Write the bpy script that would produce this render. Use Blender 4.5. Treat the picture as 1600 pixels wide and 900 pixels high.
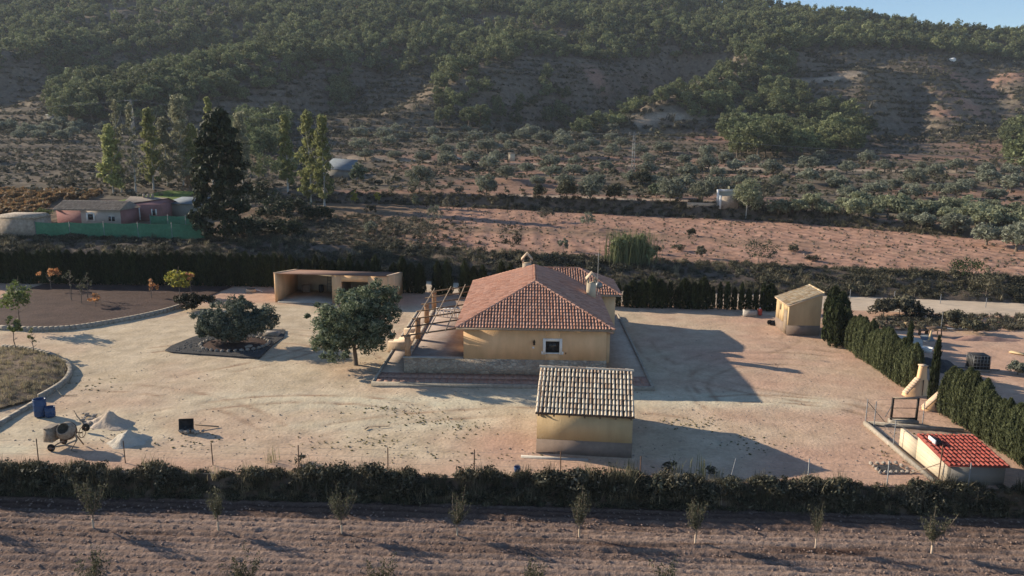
import bpy, bmesh, math, random
import numpy as np
from mathutils import Vector, Matrix

for o in list(bpy.data.objects):
    bpy.data.objects.remove(o, do_unlink=True)
sc = bpy.context.scene
COL = sc.collection
rng = np.random.default_rng(11)
random.seed(5)
rad = math.radians

# ---------------------------------------------------------------- camera
CAM_H, FPX = 17.5, 1200.0
PITCH, ROLL = math.atan(243 / FPX), rad(0.6)
FW = np.array((0, math.cos(PITCH), -math.sin(PITCH)))
U0 = np.array((0, math.sin(PITCH), math.cos(PITCH)))
R0 = np.array((1.0, 0, 0))
RT = R0 * math.cos(ROLL) + U0 * math.sin(ROLL)
UP = U0 * math.cos(ROLL) - R0 * math.sin(ROLL)
cam_d = bpy.data.cameras.new('camera')
cam_d.sensor_width = 36
cam_d.lens = FPX / 1600 * 36
cam_d.clip_start = 0.5
cam_d.clip_end = 6000
cam = bpy.data.objects.new('camera', cam_d)
COL.objects.link(cam)
M = Matrix.Identity(4)
for i in range(3):
    M[i][0] = RT[i]; M[i][1] = UP[i]; M[i][2] = -FW[i]
M[2][3] = CAM_H
cam.matrix_world = M
sc.camera = cam

# ---------------------------------------------------------------- sky, sun, exposure
SUN_EL, SUN_AZ = rad(20.5), rad(24)          # light travels to +X and AZ towards -Y
sun_to = Vector((math.cos(SUN_EL) * math.cos(SUN_AZ), -math.cos(SUN_EL) * math.sin(SUN_AZ), -math.sin(SUN_EL)))
world = bpy.data.worlds.new('World')
sc.world = world
world.use_nodes = True
wn = world.node_tree
sky = wn.nodes.new('ShaderNodeTexSky')
sky.sky_type = 'NISHITA'
sky.sun_disc = False
sky.sun_elevation = SUN_EL
sx, sy = -sun_to.x, -sun_to.y
sky.sun_rotation = math.atan2(sx, sy)
sky.altitude = 500
sky.air_density = 1.0
sky.dust_density = 0.1
sky.ozone_density = 3.0
bgn = wn.nodes['Background']
wn.links.new(sky.outputs[0], bgn.inputs[0])
bgn.inputs[1].default_value = 0.092
sun_d = bpy.data.lights.new('sun', 'SUN')
sun_d.energy = 4.8
sun_d.angle = rad(0.53)
sun_d.color = (1.0, 0.87, 0.68)
sun = bpy.data.objects.new('sun', sun_d)
sun.rotation_euler = sun_to.to_track_quat('-Z', 'Y').to_euler()
sun.location = (-60, 20, 80)
COL.objects.link(sun)
sc.view_settings.view_transform = 'Standard'
sc.view_settings.look = 'None'
sc.view_settings.exposure = 0.82
sc.view_settings.gamma = 1
sc.cycles.use_denoising = True
sc.cycles.max_bounces = 6
sc.cycles.transparent_max_bounces = 8

# ---------------------------------------------------------------- pixel <-> place
def ray(px, py):
    return FW + (px - 800) / FPX * RT - (py - 450) / FPX * UP
def G(px, py, z=0.0):
    d = ray(px, py); t = (z - CAM_H) / d[2]
    return Vector((d[0] * t, d[1] * t, z))
def atY(px, py, Y):
    d = ray(px, py); t = Y / d[1]
    return Vector((d[0] * t, Y, CAM_H + d[2] * t))
def project(X, Y, Z):
    P = np.stack([X, Y, Z - CAM_H], -1)
    dz = P @ FW
    return 800 + FPX * (P @ RT) / dz, 450 - FPX * (P @ UP) / dz, dz

# ---------------------------------------------------------------- noise
def _hash(ix, iy, seed):
    h = (ix.astype(np.int64) * 374761393 + iy.astype(np.int64) * 668265263 + seed * 974634777) & 0xffffffff
    h = ((h ^ (h >> 13)) * 1274126177) & 0xffffffff
    return ((h ^ (h >> 16)) & 0xffff) / 65535.0
def vnoise(x, y, seed=0):
    ix, iy = np.floor(x), np.floor(y)
    fx, fy = x - ix, y - iy
    fx = fx * fx * (3 - 2 * fx); fy = fy * fy * (3 - 2 * fy)
    a = _hash(ix, iy, seed); b = _hash(ix + 1, iy, seed)
    c = _hash(ix, iy + 1, seed); d = _hash(ix + 1, iy + 1, seed)
    return (a * (1 - fx) + b * fx) * (1 - fy) + (c * (1 - fx) + d * fx) * fy
def fbm(x, y, seed=0, octv=4):
    s, amp, tot = 0, 1.0, 0
    for i in range(octv):
        s = s + amp * (vnoise(x * 2 ** i, y * 2 ** i, seed + i * 17) - 0.5)
        tot += amp; amp *= 0.5
    return s / tot * 2            # about -1..1
def sstep(a, b, x):
    t = np.clip((x - a) / (b - a), 0, 1)
    return t * t * (3 - 2 * t)

# ---------------------------------------------------------------- materials
MATS = {}
def new_mat(name):
    m = bpy.data.materials.new(name); m.use_nodes = True
    MATS[name] = m
    nt = m.node_tree
    b = nt.nodes['Principled BSDF']
    return m, nt, b
def ramp(nt, cols, pos=None):
    r = nt.nodes.new('ShaderNodeValToRGB')
    n = len(cols)
    pos = pos or [i / (n - 1) for i in range(n)]
    e = r.color_ramp.elements
    while len(e) < n: e.new(0.5)
    for i in range(n):
        e[i].position = pos[i]; e[i].color = (*cols[i], 1)
    return r
def noise_node(nt, vec, scale, detail=4, rough=.55, dist=0):
    n = nt.nodes.new('ShaderNodeTexNoise')
    n.inputs['Scale'].default_value = scale
    n.inputs['Detail'].default_value = detail
    n.inputs['Roughness'].default_value = rough
    n.inputs['Distortion'].default_value = dist
    nt.links.new(vec, n.inputs['Vector'])
    return n
def surf(name, cols, scale=1.0, rough=.85, bump=0.0, bscale=8.0, detail=5, pos=None, metal=0, spec=.08, stretch=None, fine=None):
    """noise-mottled surface in world metres; fine = (scale, amount) multiplies small-scale variation"""
    m, nt, b = new_mat(name)
    g = nt.nodes.new('ShaderNodeNewGeometry')
    vec = g.outputs['Position']
    if stretch:
        mp = nt.nodes.new('ShaderNodeMapping'); mp.inputs['Scale'].default_value = stretch
        nt.links.new(vec, mp.inputs[0]); vec = mp.outputs[0]
    n = noise_node(nt, vec, scale, detail)
    r = ramp(nt, cols, pos or [0.3 + 0.4 * i / max(1, len(cols) - 1) for i in range(len(cols))])
    nt.links.new(n.outputs['Fac'], r.inputs[0])
    out = r.outputs[0]
    if fine:
        n3 = noise_node(nt, vec, fine[0], 3)
        mr = nt.nodes.new('ShaderNodeMapRange')
        mr.inputs[1].default_value = .3; mr.inputs[2].default_value = .7
        mr.inputs[3].default_value = 1 - fine[1]; mr.inputs[4].default_value = 1 + fine[1]
        nt.links.new(n3.outputs['Fac'], mr.inputs[0])
        mx = nt.nodes.new('ShaderNodeVectorMath'); mx.operation = 'SCALE'
        nt.links.new(out, mx.inputs[0]); nt.links.new(mr.outputs[0], mx.inputs['Scale'])
        out = mx.outputs[0]
    nt.links.new(out, b.inputs['Base Color'])
    b.inputs['Roughness'].default_value = rough
    b.inputs['Metallic'].default_value = metal
    b.inputs['Specular IOR Level'].default_value = spec
    if bump:
        n2 = noise_node(nt, vec, bscale, 5)
        bp = nt.nodes.new('ShaderNodeBump'); bp.inputs['Strength'].default_value = bump
        bp.inputs['Distance'].default_value = 0.1
        nt.links.new(n2.outputs['Fac'], bp.inputs['Height'])
        nt.links.new(bp.outputs[0], b.inputs['Normal'])
    return m
def leaf(name, cols, trans=.25, objvar=.25, rough=.7):
    """foliage: colour varies from leaf to leaf and from plant to plant"""
    m, nt, b = new_mat(name)
    g = nt.nodes.new('ShaderNodeNewGeometry')
    r = ramp(nt, cols)
    nt.links.new(g.outputs['Random Per Island'], r.inputs[0])
    oi = nt.nodes.new('ShaderNodeObjectInfo')
    mr = nt.nodes.new('ShaderNodeMapRange')
    mr.inputs[3].default_value = 1 - objvar; mr.inputs[4].default_value = 1 + objvar
    nt.links.new(oi.outputs['Random'], mr.inputs[0])
    mx = nt.nodes.new('ShaderNodeVectorMath'); mx.operation = 'SCALE'
    nt.links.new(r.outputs[0], mx.inputs[0]); nt.links.new(mr.outputs[0], mx.inputs['Scale'])
    nt.links.new(mx.outputs[0], b.inputs['Base Color'])
    b.inputs['Roughness'].default_value = rough
    b.inputs['Specular IOR Level'].default_value = .2
    t = nt.nodes.new('ShaderNodeBsdfTranslucent')
    nt.links.new(mx.outputs[0], t.inputs[0])
    ms = nt.nodes.new('ShaderNodeMixShader'); ms.inputs[0].default_value = trans
    nt.links.new(b.outputs[0], ms.inputs[1]); nt.links.new(t.outputs[0], ms.inputs[2])
    nt.links.new(ms.outputs[0], nt.nodes['Material Output'].inputs[0])
    return m
def tilemat(name, cols, rough=.8, fine=.15):
    """each roof tile takes its own fired colour, with lichen and dirt mottling"""
    m, nt, b = new_mat(name)
    g = nt.nodes.new('ShaderNodeNewGeometry')
    r = ramp(nt, cols)
    nt.links.new(g.outputs['Random Per Island'], r.inputs[0])
    n3 = noise_node(nt, g.outputs['Position'], 3.0, 6, .7)
    mr = nt.nodes.new('ShaderNodeMapRange')
    mr.inputs[1].default_value = .3; mr.inputs[2].default_value = .7
    mr.inputs[3].default_value = 1 - fine; mr.inputs[4].default_value = 1 + fine
    nt.links.new(n3.outputs['Fac'], mr.inputs[0])
    mx = nt.nodes.new('ShaderNodeVectorMath'); mx.operation = 'SCALE'
    nt.links.new(r.outputs[0], mx.inputs[0]); nt.links.new(mr.outputs[0], mx.inputs['Scale'])
    nt.links.new(mx.outputs[0], b.inputs['Base Color'])
    b.inputs['Roughness'].default_value = rough
    b.inputs['Specular IOR Level'].default_value = .25
    return m
def attrmat(name, base, tints, fine=(3.0, .12), bump=.3, bscale=6.0, rough=.95, fine2=None):
    """ground whose earth colours are mixed by named point attributes (own colours of the soil)"""
    m, nt, b = new_mat(name)
    g = nt.nodes.new('ShaderNodeNewGeometry'); vec = g.outputs['Position']
    n0 = noise_node(nt, vec, .35, 6)
    r0 = ramp(nt, base, [.35, .65]); nt.links.new(n0.outputs['Fac'], r0.inputs[0])
    out = r0.outputs[0]
    for an, col in tints:
        a = nt.nodes.new('ShaderNodeAttribute'); a.attribute_name = an
        mx = nt.nodes.new('ShaderNodeMix'); mx.data_type = 'RGBA'
        nt.links.new(a.outputs['Fac'], mx.inputs['Factor'])
        nt.links.new(out, mx.inputs['A']); mx.inputs['B'].default_value = (*col, 1)
        out = mx.outputs['Result']
    for f in (fine, fine2):
        if not f: continue
        n3 = noise_node(nt, vec, f[0], 5, .65)
        mr = nt.nodes.new('ShaderNodeMapRange')
        mr.inputs[1].default_value = .28; mr.inputs[2].default_value = .72
        mr.inputs[3].default_value = 1 - f[1]; mr.inputs[4].default_value = 1 + f[1]
        nt.links.new(n3.outputs['Fac'], mr.inputs[0])
        sm = nt.nodes.new('ShaderNodeVectorMath'); sm.operation = 'SCALE'
        nt.links.new(out, sm.inputs[0]); nt.links.new(mr.outputs[0], sm.inputs['Scale'])
        out = sm.outputs[0]
    nt.links.new(out, b.inputs['Base Color'])
    b.inputs['Roughness'].default_value = rough
    b.inputs['Specular IOR Level'].default_value = .02
    n2 = noise_node(nt, vec, bscale, 6, .6)
    bp = nt.nodes.new('ShaderNodeBump'); bp.inputs['Strength'].default_value = bump; bp.inputs['Distance'].default_value = .12
    nt.links.new(n2.outputs['Fac'], bp.inputs['Height']); nt.links.new(bp.outputs[0], b.inputs['Normal'])
    return m

surf('wall_ochre', [(.62, .40, .22), (.68, .44, .25), (.73, .48, .28)], .7, bump=.12, bscale=20, fine=(1.6, .09), stretch=(1, 1, .35))
surf('wall_cream', [(.44, .32, .185), (.50, .37, .215)], .9, bump=.12, bscale=20, fine=(1.6, .10), stretch=(1, 1, .35))
surf('plinth_brown', [(.20, .15, .12), (.25, .19, .15)], .8, bump=.1, bscale=25, fine=(4, .1))
surf('wall_grey', [(.20, .185, .165), (.26, .24, .215)], .7, bump=.1, bscale=20)
surf('wall_buff', [(.52, .43, .31), (.60, .50, .37)], .7, bump=.1, bscale=20, fine=(1.5, .08))
surf('white_paint', [(.74, .72, .68), (.8, .78, .75)], 2.0, rough=.6)
surf('dark_glass', [(.02, .022, .025), (.035, .035, .04)], 2.0, rough=.15, spec=.5)
surf('iron', [(.03, .028, .026), (.06, .05, .045)], 4.0, rough=.6, metal=.4)
surf('pillar_brown_shaded', [(.36, .215, .125), (.44, .27, .16)], 1.5, bump=.2, bscale=10, fine=(3, .12))  # brick brown, with the mulberry's shade put into the colour
surf('rust_iron', [(.10, .06, .04), (.16, .09, .06)], 4.0, rough=.8)
surf('galvanised', [(.20, .20, .20), (.28, .28, .275)], 5.0, rough=.5, metal=.6)
surf('concrete', [(.36, .33, .29), (.46, .42, .37)], 1.2, bump=.2, bscale=14, fine=(6, .12))
surf('kerb_stone', [(.27, .235, .19), (.36, .315, .26)], 1.5, bump=.25, bscale=10, fine=(6, .15))
surf('pave_red', [(.34, .20, .15), (.40, .25, .19)], .8, bump=.15, bscale=12, fine=(5, .15))
surf('pave_dust', [(.36, .28, .22), (.44, .35, .28)], .6, bump=.15, bscale=12, fine=(4, .12))
surf('terrace_tile', [(.26, .19, .15), (.31, .24, .20), (.36, .30, .26)], .6, rough=.6, fine=(3, .1))
surf('step_stone', [(.50, .36, .25), (.60, .46, .33)], 1.5, bump=.2, bscale=10)
surf('wood_weathered', [(.20, .15, .11), (.30, .24, .18)], 3.0, bump=.2, bscale=20, stretch=(1, .2, 1))
surf('wood_pale', [(.50, .36, .20), (.60, .44, .26)], 3.0)
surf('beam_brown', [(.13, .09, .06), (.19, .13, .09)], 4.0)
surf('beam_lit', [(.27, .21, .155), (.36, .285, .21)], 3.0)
surf('bark', [(.11, .085, .065), (.19, .15, .12)], 4.0, bump=.5, bscale=12, stretch=(1, 1, .3))
surf('bark_pale', [(.34, .31, .27), (.46, .43, .38)], 4.0, bump=.3, bscale=12, stretch=(1, 1, .4))
surf('twig', [(.16, .12, .09), (.24, .19, .15)], 4.0)
surf('sand_pile', [(.44, .39, .32), (.52, .46, .38)], 1.0, bump=.4, bscale=6, fine=(9, .08))
surf('sand_pink', [(.42, .33, .25), (.50, .41, .33)], 1.0, bump=.4, bscale=6, fine=(9, .08))
surf('plastic_blue', [(.035, .065, .14), (.055, .09, .18)], 3.0, rough=.45)
surf('plastic_dark', [(.02, .02, .022), (.04, .04, .042)], 3.0, rough=.5)
surf('mixer_paint', [(.22, .19, .15), (.30, .25, .20), (.16, .12, .09)], 5.0, rough=.8, fine=(10, .2))
surf('rock', [(.26, .22, .18), (.38, .33, .28)], 3.0, bump=.4, bscale=8)
surf('gravel_dark', [(.05, .05, .05), (.085, .08, .078)], 2.0, bump=.6, bscale=14, fine=(12, .3))
surf('pink_render', [(.25, .125, .12), (.31, .16, .15)], .5, fine=(1.2, .1))
surf('pink_faded', [(.42, .36, .31), (.47, .40, .35)], .5, fine=(1.2, .1))
surf('mesh_green', [(.07, .17, .095), (.10, .22, .125)], .6, rough=.9, fine=(3, .12))
surf('roof_metal', [(.13, .15, .17), (.18, .20, .22)], 1.0, rough=.7)
surf('roof_flat', [(.16, .10, .08), (.22, .14, .11)], 1.0, bump=.2, bscale=8)
surf('stone_and_shade', [(.30, .24, .19), (.40, .33, .26)], 1.0, bump=.5, bscale=4, fine=(3, .2))  # stone of the store; stands in for shade on the ruin's front wall
surf('car_paint', [(.45, .46, .47), (.55, .55, .56)], 2.0, rough=.35)
surf('tyre', [(.02, .02, .02), (.035, .033, .03)], 4.0, rough=.85)
surf('red_plastic', [(.45, .07, .05), (.52, .10, .07)], 3.0, rough=.5)
surf('soil_dark', [(.055, .034, .028), (.095, .060, .048)], .6, bump=.5, bscale=5, fine=(4, .2))
surf('soil_dry', [(.13, .092, .064), (.20, .145, .10)], .7, bump=.5, bscale=5, fine=(4, .2))
surf('lawn', [(.10, .14, .03), (.16, .20, .05)], .6, fine=(4, .2))
surf('road_dust', [(.48, .38, .28), (.55, .44, .33)], .4, bump=.3, bscale=4, fine=(2, .1), stretch=(.4, 1, 1))
surf('bank_soil', [(.10, .075, .056), (.17, .125, .095)], .6, bump=.6, bscale=3, fine=(3, .2))
surf('hose', [(.30, .26, .18), (.38, .33, .24)], 3)
surf('brass_lamp', [(.03, .025, .02), (.05, .04, .03)], 5, rough=.5)

leaf('lf_pine', [(.060, .076, .036), (.125, .148, .070), (.20, .22, .11)], .30, .4)
leaf('lf_pine_b', [(.072, .088, .040), (.15, .168, .076), (.23, .245, .12)], .30, .4)
leaf('lf_olive', [(.11, .122, .086), (.195, .208, .152), (.28, .29, .22)], .35, .2)
leaf('lf_olive_light', [(.14, .155, .090), (.22, .235, .145), (.30, .31, .20)], .38, .2)
leaf('lf_olive_near', [(.045, .060, .042), (.090, .11, .080), (.16, .18, .14)], .3, .1)
leaf('lf_mulberry', [(.050, .070, .038), (.115, .145, .085), (.28, .31, .21)], .38, .1)
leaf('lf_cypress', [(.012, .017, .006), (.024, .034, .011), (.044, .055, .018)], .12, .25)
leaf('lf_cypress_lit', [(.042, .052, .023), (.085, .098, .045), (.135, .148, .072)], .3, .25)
leaf('lf_conifer', [(.014, .020, .011), (.030, .040, .020), (.056, .068, .036)], .15, .15)
leaf('lf_poplar', [(.15, .165, .065), (.27, .285, .11), (.38, .38, .16)], .45, .25)
leaf('lf_poplar_grey', [(.14, .142, .092), (.22, .22, .145), (.30, .29, .19)], .42, .2)
leaf('lf_scrub', [(.045, .044, .027), (.085, .082, .050), (.14, .13, .082)], .15, .45)
leaf('lf_scrub_pale', [(.085, .076, .052), (.14, .125, .088), (.20, .18, .13)], .2, .35)
leaf('lf_bank', [(.038, .036, .023), (.078, .072, .046), (.145, .13, .086)], .15, .45)
leaf('lf_reed', [(.10, .12, .05), (.17, .19, .09), (.25, .25, .13)], .3, .2)
leaf('lf_sapling', [(.045, .046, .026), (.08, .08, .048), (.125, .12, .075)], .3, .2)
leaf('lf_young', [(.06, .085, .025), (.12, .15, .05), (.20, .22, .09)], .35, .15)
leaf('lf_yellow', [(.20, .22, .04), (.34, .32, .06), (.45, .38, .08)], .4, .1)
leaf('lf_orange', [(.38, .16, .06), (.50, .24, .10), (.58, .34, .18)], .4, .1)
leaf('lf_vine', [(.18, .095, .05), (.26, .15, .075), (.26, .20, .10)], .35, .3)
leaf('lf_dark', [(.010, .012, .007), (.022, .024, .012), (.045, .042, .022)], .15, .15)
leaf('lf_grass_dry', [(.26, .21, .12), (.36, .30, .18), (.44, .37, .24)], .3, .2)
leaf('lf_weed', [(.10, .11, .04), (.15, .15, .06), (.22, .20, .10)], .3, .3)
leaf('lf_fig', [(.016, .028, .008), (.035, .055, .016), (.065, .085, .03)], .25, .1)

tilemat('tile_terracotta', [(.42, .20, .13), (.50, .25, .165), (.55, .30, .21), (.46, .26, .19), (.36, .17, .11)], fine=.15)
tilemat('tile_aged', [(.62, .51, .38), (.74, .63, .48), (.50, .37, .26), (.70, .58, .43), (.64, .51, .38), (.40, .27, .18)], fine=.25)
tilemat('tile_channel', [(.07, .045, .032), (.12, .075, .052)], fine=.3)
tilemat('tile_cream', [(.58, .46, .30), (.66, .54, .37), (.50, .37, .22), (.44, .30, .17)], fine=.25)
tilemat('tile_red', [(.29, .060, .045), (.34, .080, .058), (.24, .055, .042), (.33, .10, .075)], rough=.85, fine=.2)
tilemat('tile_brown', [(.22, .17, .13), (.28, .22, .17), (.33, .27, .21)], fine=.2)
tilemat('pebble', [(.05, .05, .05), (.11, .105, .10), (.17, .16, .15)], fine=.2)
tilemat('clod', [(.15, .098, .076), (.20, .135, .105), (.27, .19, .15)], fine=.2)

def stone_mat(name, cols, joint):
    m, nt, b = new_mat(name)
    g = nt.nodes.new('ShaderNodeNewGeometry')
    mp = nt.nodes.new('ShaderNodeMapping'); mp.inputs['Scale'].default_value = (1, 1, 1.35)
    nt.links.new(g.outputs['Position'], mp.inputs[0])
    v = nt.nodes.new('ShaderNodeTexVoronoi'); v.inputs['Scale'].default_value = 3.6
    nt.links.new(mp.outputs[0], v.inputs['Vector'])
    r = ramp(nt, cols); 
    sx = nt.nodes.new('ShaderNodeSeparateColor'); nt.links.new(v.outputs['Color'], sx.inputs[0])
    nt.links.new(sx.outputs[0], r.inputs[0])
    e = nt.nodes.new('ShaderNodeTexVoronoi'); e.feature = 'DISTANCE_TO_EDGE'; e.inputs['Scale'].default_value = 3.6
    nt.links.new(mp.outputs[0], e.inputs['Vector'])
    mr = nt.nodes.new('ShaderNodeMapRange'); mr.inputs[1].default_value = .02; mr.inputs[2].default_value = .1
    nt.links.new(e.outputs['Distance'], mr.inputs[0])
    mx = nt.nodes.new('ShaderNodeMix'); mx.data_type = 'RGBA'
    nt.links.new(mr.outputs[0], mx.inputs['Factor']); mx.inputs['A'].default_value = (*joint, 1)
    nt.links.new(r.outputs[0], mx.inputs['B']); nt.links.new(mx.outputs['Result'], b.inputs['Base Color'])
    bp = nt.nodes.new('ShaderNodeBump'); bp.inputs['Strength'].default_value = .8; bp.inputs['Distance'].default_value = .05
    nt.links.new(mr.outputs[0], bp.inputs['Height']); nt.links.new(bp.outputs[0], b.inputs['Normal'])
    b.inputs['Roughness'].default_value = .9
    return m
stone_mat('stone_wall', [(.30, .22, .16), (.40, .31, .23), (.50, .41, .31), (.35, .25, .18)], (.36, .31, .25))

# ---------------------------------------------------------------- mesh helpers
def mesh_np(name, V, F, mat, smooth=False, mats=None, fmat=None):
    """V (n,3); F (m,k) quads or tris of one size, or list of such arrays"""
    me = bpy.data.meshes.new(name)
    Fs = F if isinstance(F, list) else [F]
    Fs = [np.asarray(f, dtype=np.int32) for f in Fs if len(f)]
    V = np.asarray(V, dtype=np.float32)
    nl = sum(f.size for f in Fs); nf = sum(len(f) for f in Fs)
    me.vertices.add(len(V)); me.vertices.foreach_set('co', V.ravel())
    me.loops.add(nl); me.loops.foreach_set('vertex_index', np.concatenate([f.ravel() for f in Fs]))
    me.polygons.add(nf)
    tot = np.concatenate([np.full(len(f), f.shape[1], dtype=np.int32) for f in Fs])
    st = np.concatenate([[0], np.cumsum(tot)[:-1]]).astype(np.int32)
    me.polygons.foreach_set('loop_start', st)
    me.polygons.foreach_set('loop_total', tot)
    if smooth: me.polygons.foreach_set('use_smooth', np.ones(nf, dtype=bool))
    for mm in (mats or [mat]): me.materials.append(MATS[mm])
    if fmat is not None: me.polygons.foreach_set('material_index', np.asarray(fmat, dtype=np.int32))
    me.update(calc_edges=True); me.validate()
    return me
class MB:
    """collects shapes for one mesh"""
    def __init__(s): s.V = []; s.F3 = []; s.F4 = []; s.n = 0
    def add(s, V, F):
        V = np.asarray(V, float)
        for f in F:
            (s.F4 if len(f) == 4 else s.F3).append([i + s.n for i in f])
        s.V.append(V); s.n += len(V); return s
    def box(s, x0, x1, y0, y1, z0, z1, top=0.0):
        """top: bevel inset of the upper edge"""
        t = top
        V = [(x0, y0, z0), (x1, y0, z0), (x1, y1, z0), (x0, y1, z0), (x0 + t, y0 + t, z1), (x1 - t, y0 + t, z1), (x1 - t, y1 - t, z1), (x0 + t, y1 - t, z1)]
        return s.add(V, [(0, 3, 2, 1), (4, 5, 6, 7), (0, 1, 5, 4), (1, 2, 6, 5), (2, 3, 7, 6), (3, 0, 4, 7)])
    def beam(s, a, b, w, h=None):
        a, b = Vector(a), Vector(b); h = h or w
        d = (b - a).normalized()
        up = Vector((0, 0, 1)) if abs(d.z) < .95 else Vector((0, 1, 0))
        x = d.cross(up).normalized() * w / 2; y = x.normalized().cross(d) * h / 2
        V = [tuple(p + q) for p in (a, b) for q in (-x - y, x - y, x + y, -x + y)]
        return s.add(V, [(0, 1, 2, 3), (7, 6, 5, 4), (0, 4, 5, 1), (1, 5, 6, 2), (2, 6, 7, 3), (3, 7, 4, 0)])
    def tube(s, pts, rs, seg=6, cap=True):
        pts = [Vector(p) for p in pts]
        if not hasattr(rs, '__len__'): rs = [rs] * len(pts)
        V = []; F = []
        for i, p in enumerate(pts):
            d = (pts[min(i + 1, len(pts) - 1)] - pts[max(i - 1, 0)])
            d = d.normalized() if d.length > 0 else Vector((0, 0, 1))
            up = Vector((0, 0, 1)) if abs(d.z) < .9 else Vector((0, 1, 0))
            x = d.cross(up).normalized(); y = x.cross(d)
            for k in range(seg):
                a = 2 * math.pi * k / seg
                V.append(tuple(p + (x * math.cos(a) + y * math.sin(a)) * rs[i]))
        for i in range(len(pts) - 1):
            for k in range(seg):
                k2 = (k + 1) % seg
                F.append((i * seg + k, i * seg + k2, (i + 1) * seg + k2, (i + 1) * seg + k))
        if cap:
            for base, c in ((0, 0), ((len(pts) - 1) * seg, -1)):
                V.append(tuple(pts[c])); ci = len(V) - 1
                for k in range(seg): F.append((base + k, base + (k + 1) % seg, ci))
        return s.add(V, F)
    def lathe(s, prof, seg=16, M=None):
        """prof: list of (r, z) turned about z"""
        V = []; F = []
        for r, z in prof:
            for k in range(seg):
                a = 2 * math.pi * k / seg
                p = Vector((r * math.cos(a), r * math.sin(a), z))
                V.append(tuple(M @ p if M else p))
        for i in range(len(prof) - 1):
            for k in range(seg):
                k2 = (k + 1) % seg
                F.append((i * seg + k, i * seg + k2, (i + 1) * seg + k2, (i + 1) * seg + k))
        return s.add(V, F)
    def prism(s, poly, z0, z1):
        n = len(poly)
        V = [(x, y, z0) for x, y in poly] + [(x, y, z1) for x, y in poly]
        s.add(V, [(i, (i + 1) % n, n + (i + 1) % n, n + i) for i in range(n)])
        c = np.mean(np.array(poly), 0)
        b = [(x, y, z1) for x, y in poly] + [(c[0], c[1], z1)]
        return s.add(b, [(i, (i + 1) % n, n) for i in range(n)])
    def mesh(s, name, mat, smooth=False):
        Fs = []
        if s.F4: Fs.append(np.array(s.F4))
        if s.F3: Fs.append(np.array(s.F3))
        return mesh_np(name, np.concatenate(s.V), Fs, mat, smooth)
    def obj(s, name, mat, parent=None, smooth=False):
        return link(name, s.mesh(name, mat, smooth), parent)
def link(name, data, parent=None, loc=None, rz=None, scale=None):
    o = bpy.data.objects.new(name, data); COL.objects.link(o)
    if parent: o.parent = parent
    if loc is not None: o.location = loc
    if rz is not None: o.rotation_euler = (0, 0, rz)
    if scale is not None: o.scale = scale if hasattr(scale, '__len__') else (scale,) * 3
    return o
def tag(o, label=None, cat=None, group=None, kind=None):
    if label: o['label'] = label
    if cat: o['category'] = cat
    if group: o['group'] = group
    if kind: o['kind'] = kind
    return o
def thing(name, label, cat, loc=(0, 0, 0), rz=0, group=None):
    return tag(link(name, None, None, loc, rz), label, cat, group)
def copy_tree(o, parent=None):
    c = o.copy(); COL.objects.link(c); c.parent = parent
    for ch in o.children: copy_tree(ch, c)
    return c

def unit(v): return v / np.maximum(np.linalg.norm(v, axis=-1, keepdims=True), 1e-9)
def leaves(C, N, size, seed=0, aspect=1.6, jitter=.45):
    """one small quad per centre C, roughly facing N"""
    r = np.random.default_rng(seed)
    n = len(C)
    N = unit(N + r.normal(0, jitter, (n, 3)))
    T = unit(np.cross(N, r.normal(0, 1, (n, 3))))
    B = np.cross(N, T)
    s = (size * r.uniform(.6, 1.4, n))[:, None]
    a, b = T * s * aspect * .5, B * s * .5
    V = np.stack([C - a, C - b * .9 + a * .1, C + a, C + b * .9 + a * .1], 1).reshape(-1, 3)
    return V, np.arange(n * 4).reshape(-1, 4)
def crown_mesh(name, clumps, per, lsize, mat, seed=0, aspect=1.6, shell=.55):
    """clumps: (n,4) centre + radius; leaves spread through each clump, most near its outside"""
    r = np.random.default_rng(seed)
    clumps = np.asarray(clumps, float)
    idx = np.repeat(np.arange(len(clumps)), per)
    d = unit(r.normal(0, 1, (len(idx), 3)))
    rr = clumps[idx, 3] * (shell + (1 - shell) * r.random(len(idx)) ** .7) * r.uniform(.8, 1.12, len(idx))
    C = clumps[idx, :3] + d * rr[:, None] * np.array((1, 1, .85))
    V, F = leaves(C, d, lsize, seed + 1, aspect)
    return mesh_np(name, V, F, mat)
def blob_clumps(n, c, R, rc, seed=0, low=-.6):
    """clump centres over an uneven ellipsoid of half-axes R about c"""
    r = np.random.default_rng(seed)
    out = []
    while len(out) < n:
        d = unit(r.normal(0, 1, 3))
        if d[2] < low: continue
        k = r.uniform(.45, 1.0) * (0.85 + .3 * r.random())
        out.append((*(np.array(c) + d * np.array(R) * k), rc * r.uniform(.7, 1.3)))
    return np.array(out)
# ================================================================ terrain
def line(pts):
    P = sorted([(p.x, p.y, p.z) for p in pts])
    P = np.array(P)
    return lambda X: (np.interp(X, P[:, 0], P[:, 1]), np.interp(X, P[:, 0], P[:, 2]))
FIELD_Z = -1.2
L1 = line([G(-500, 760, FIELD_Z), G(0, 773, FIELD_Z), G(800, 788, FIELD_Z), G(1600, 807, FIELD_Z), G(2000, 817, FIELD_Z)])
L2 = line([G(-500, 722), G(0, 735), G(800, 748), G(1600, 765), G(2000, 772)])
HEDGE = line([G(-600, 432), G(0, 441), G(430, 447), G(640, 457), G(960, 478), G(1280, 487), G(1600, 499), G(2200, 520)])
L3 = lambda X: (HEDGE(X)[0] + 1.3, HEDGE(X)[1])
L4 = line([G(-600, 415, .1), G(0, 425, .1), G(640, 438, .1), G(960, 455, .1), G(1300, 462, .1), G(1600, 474, .1), G(2200, 496, .1)])
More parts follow.
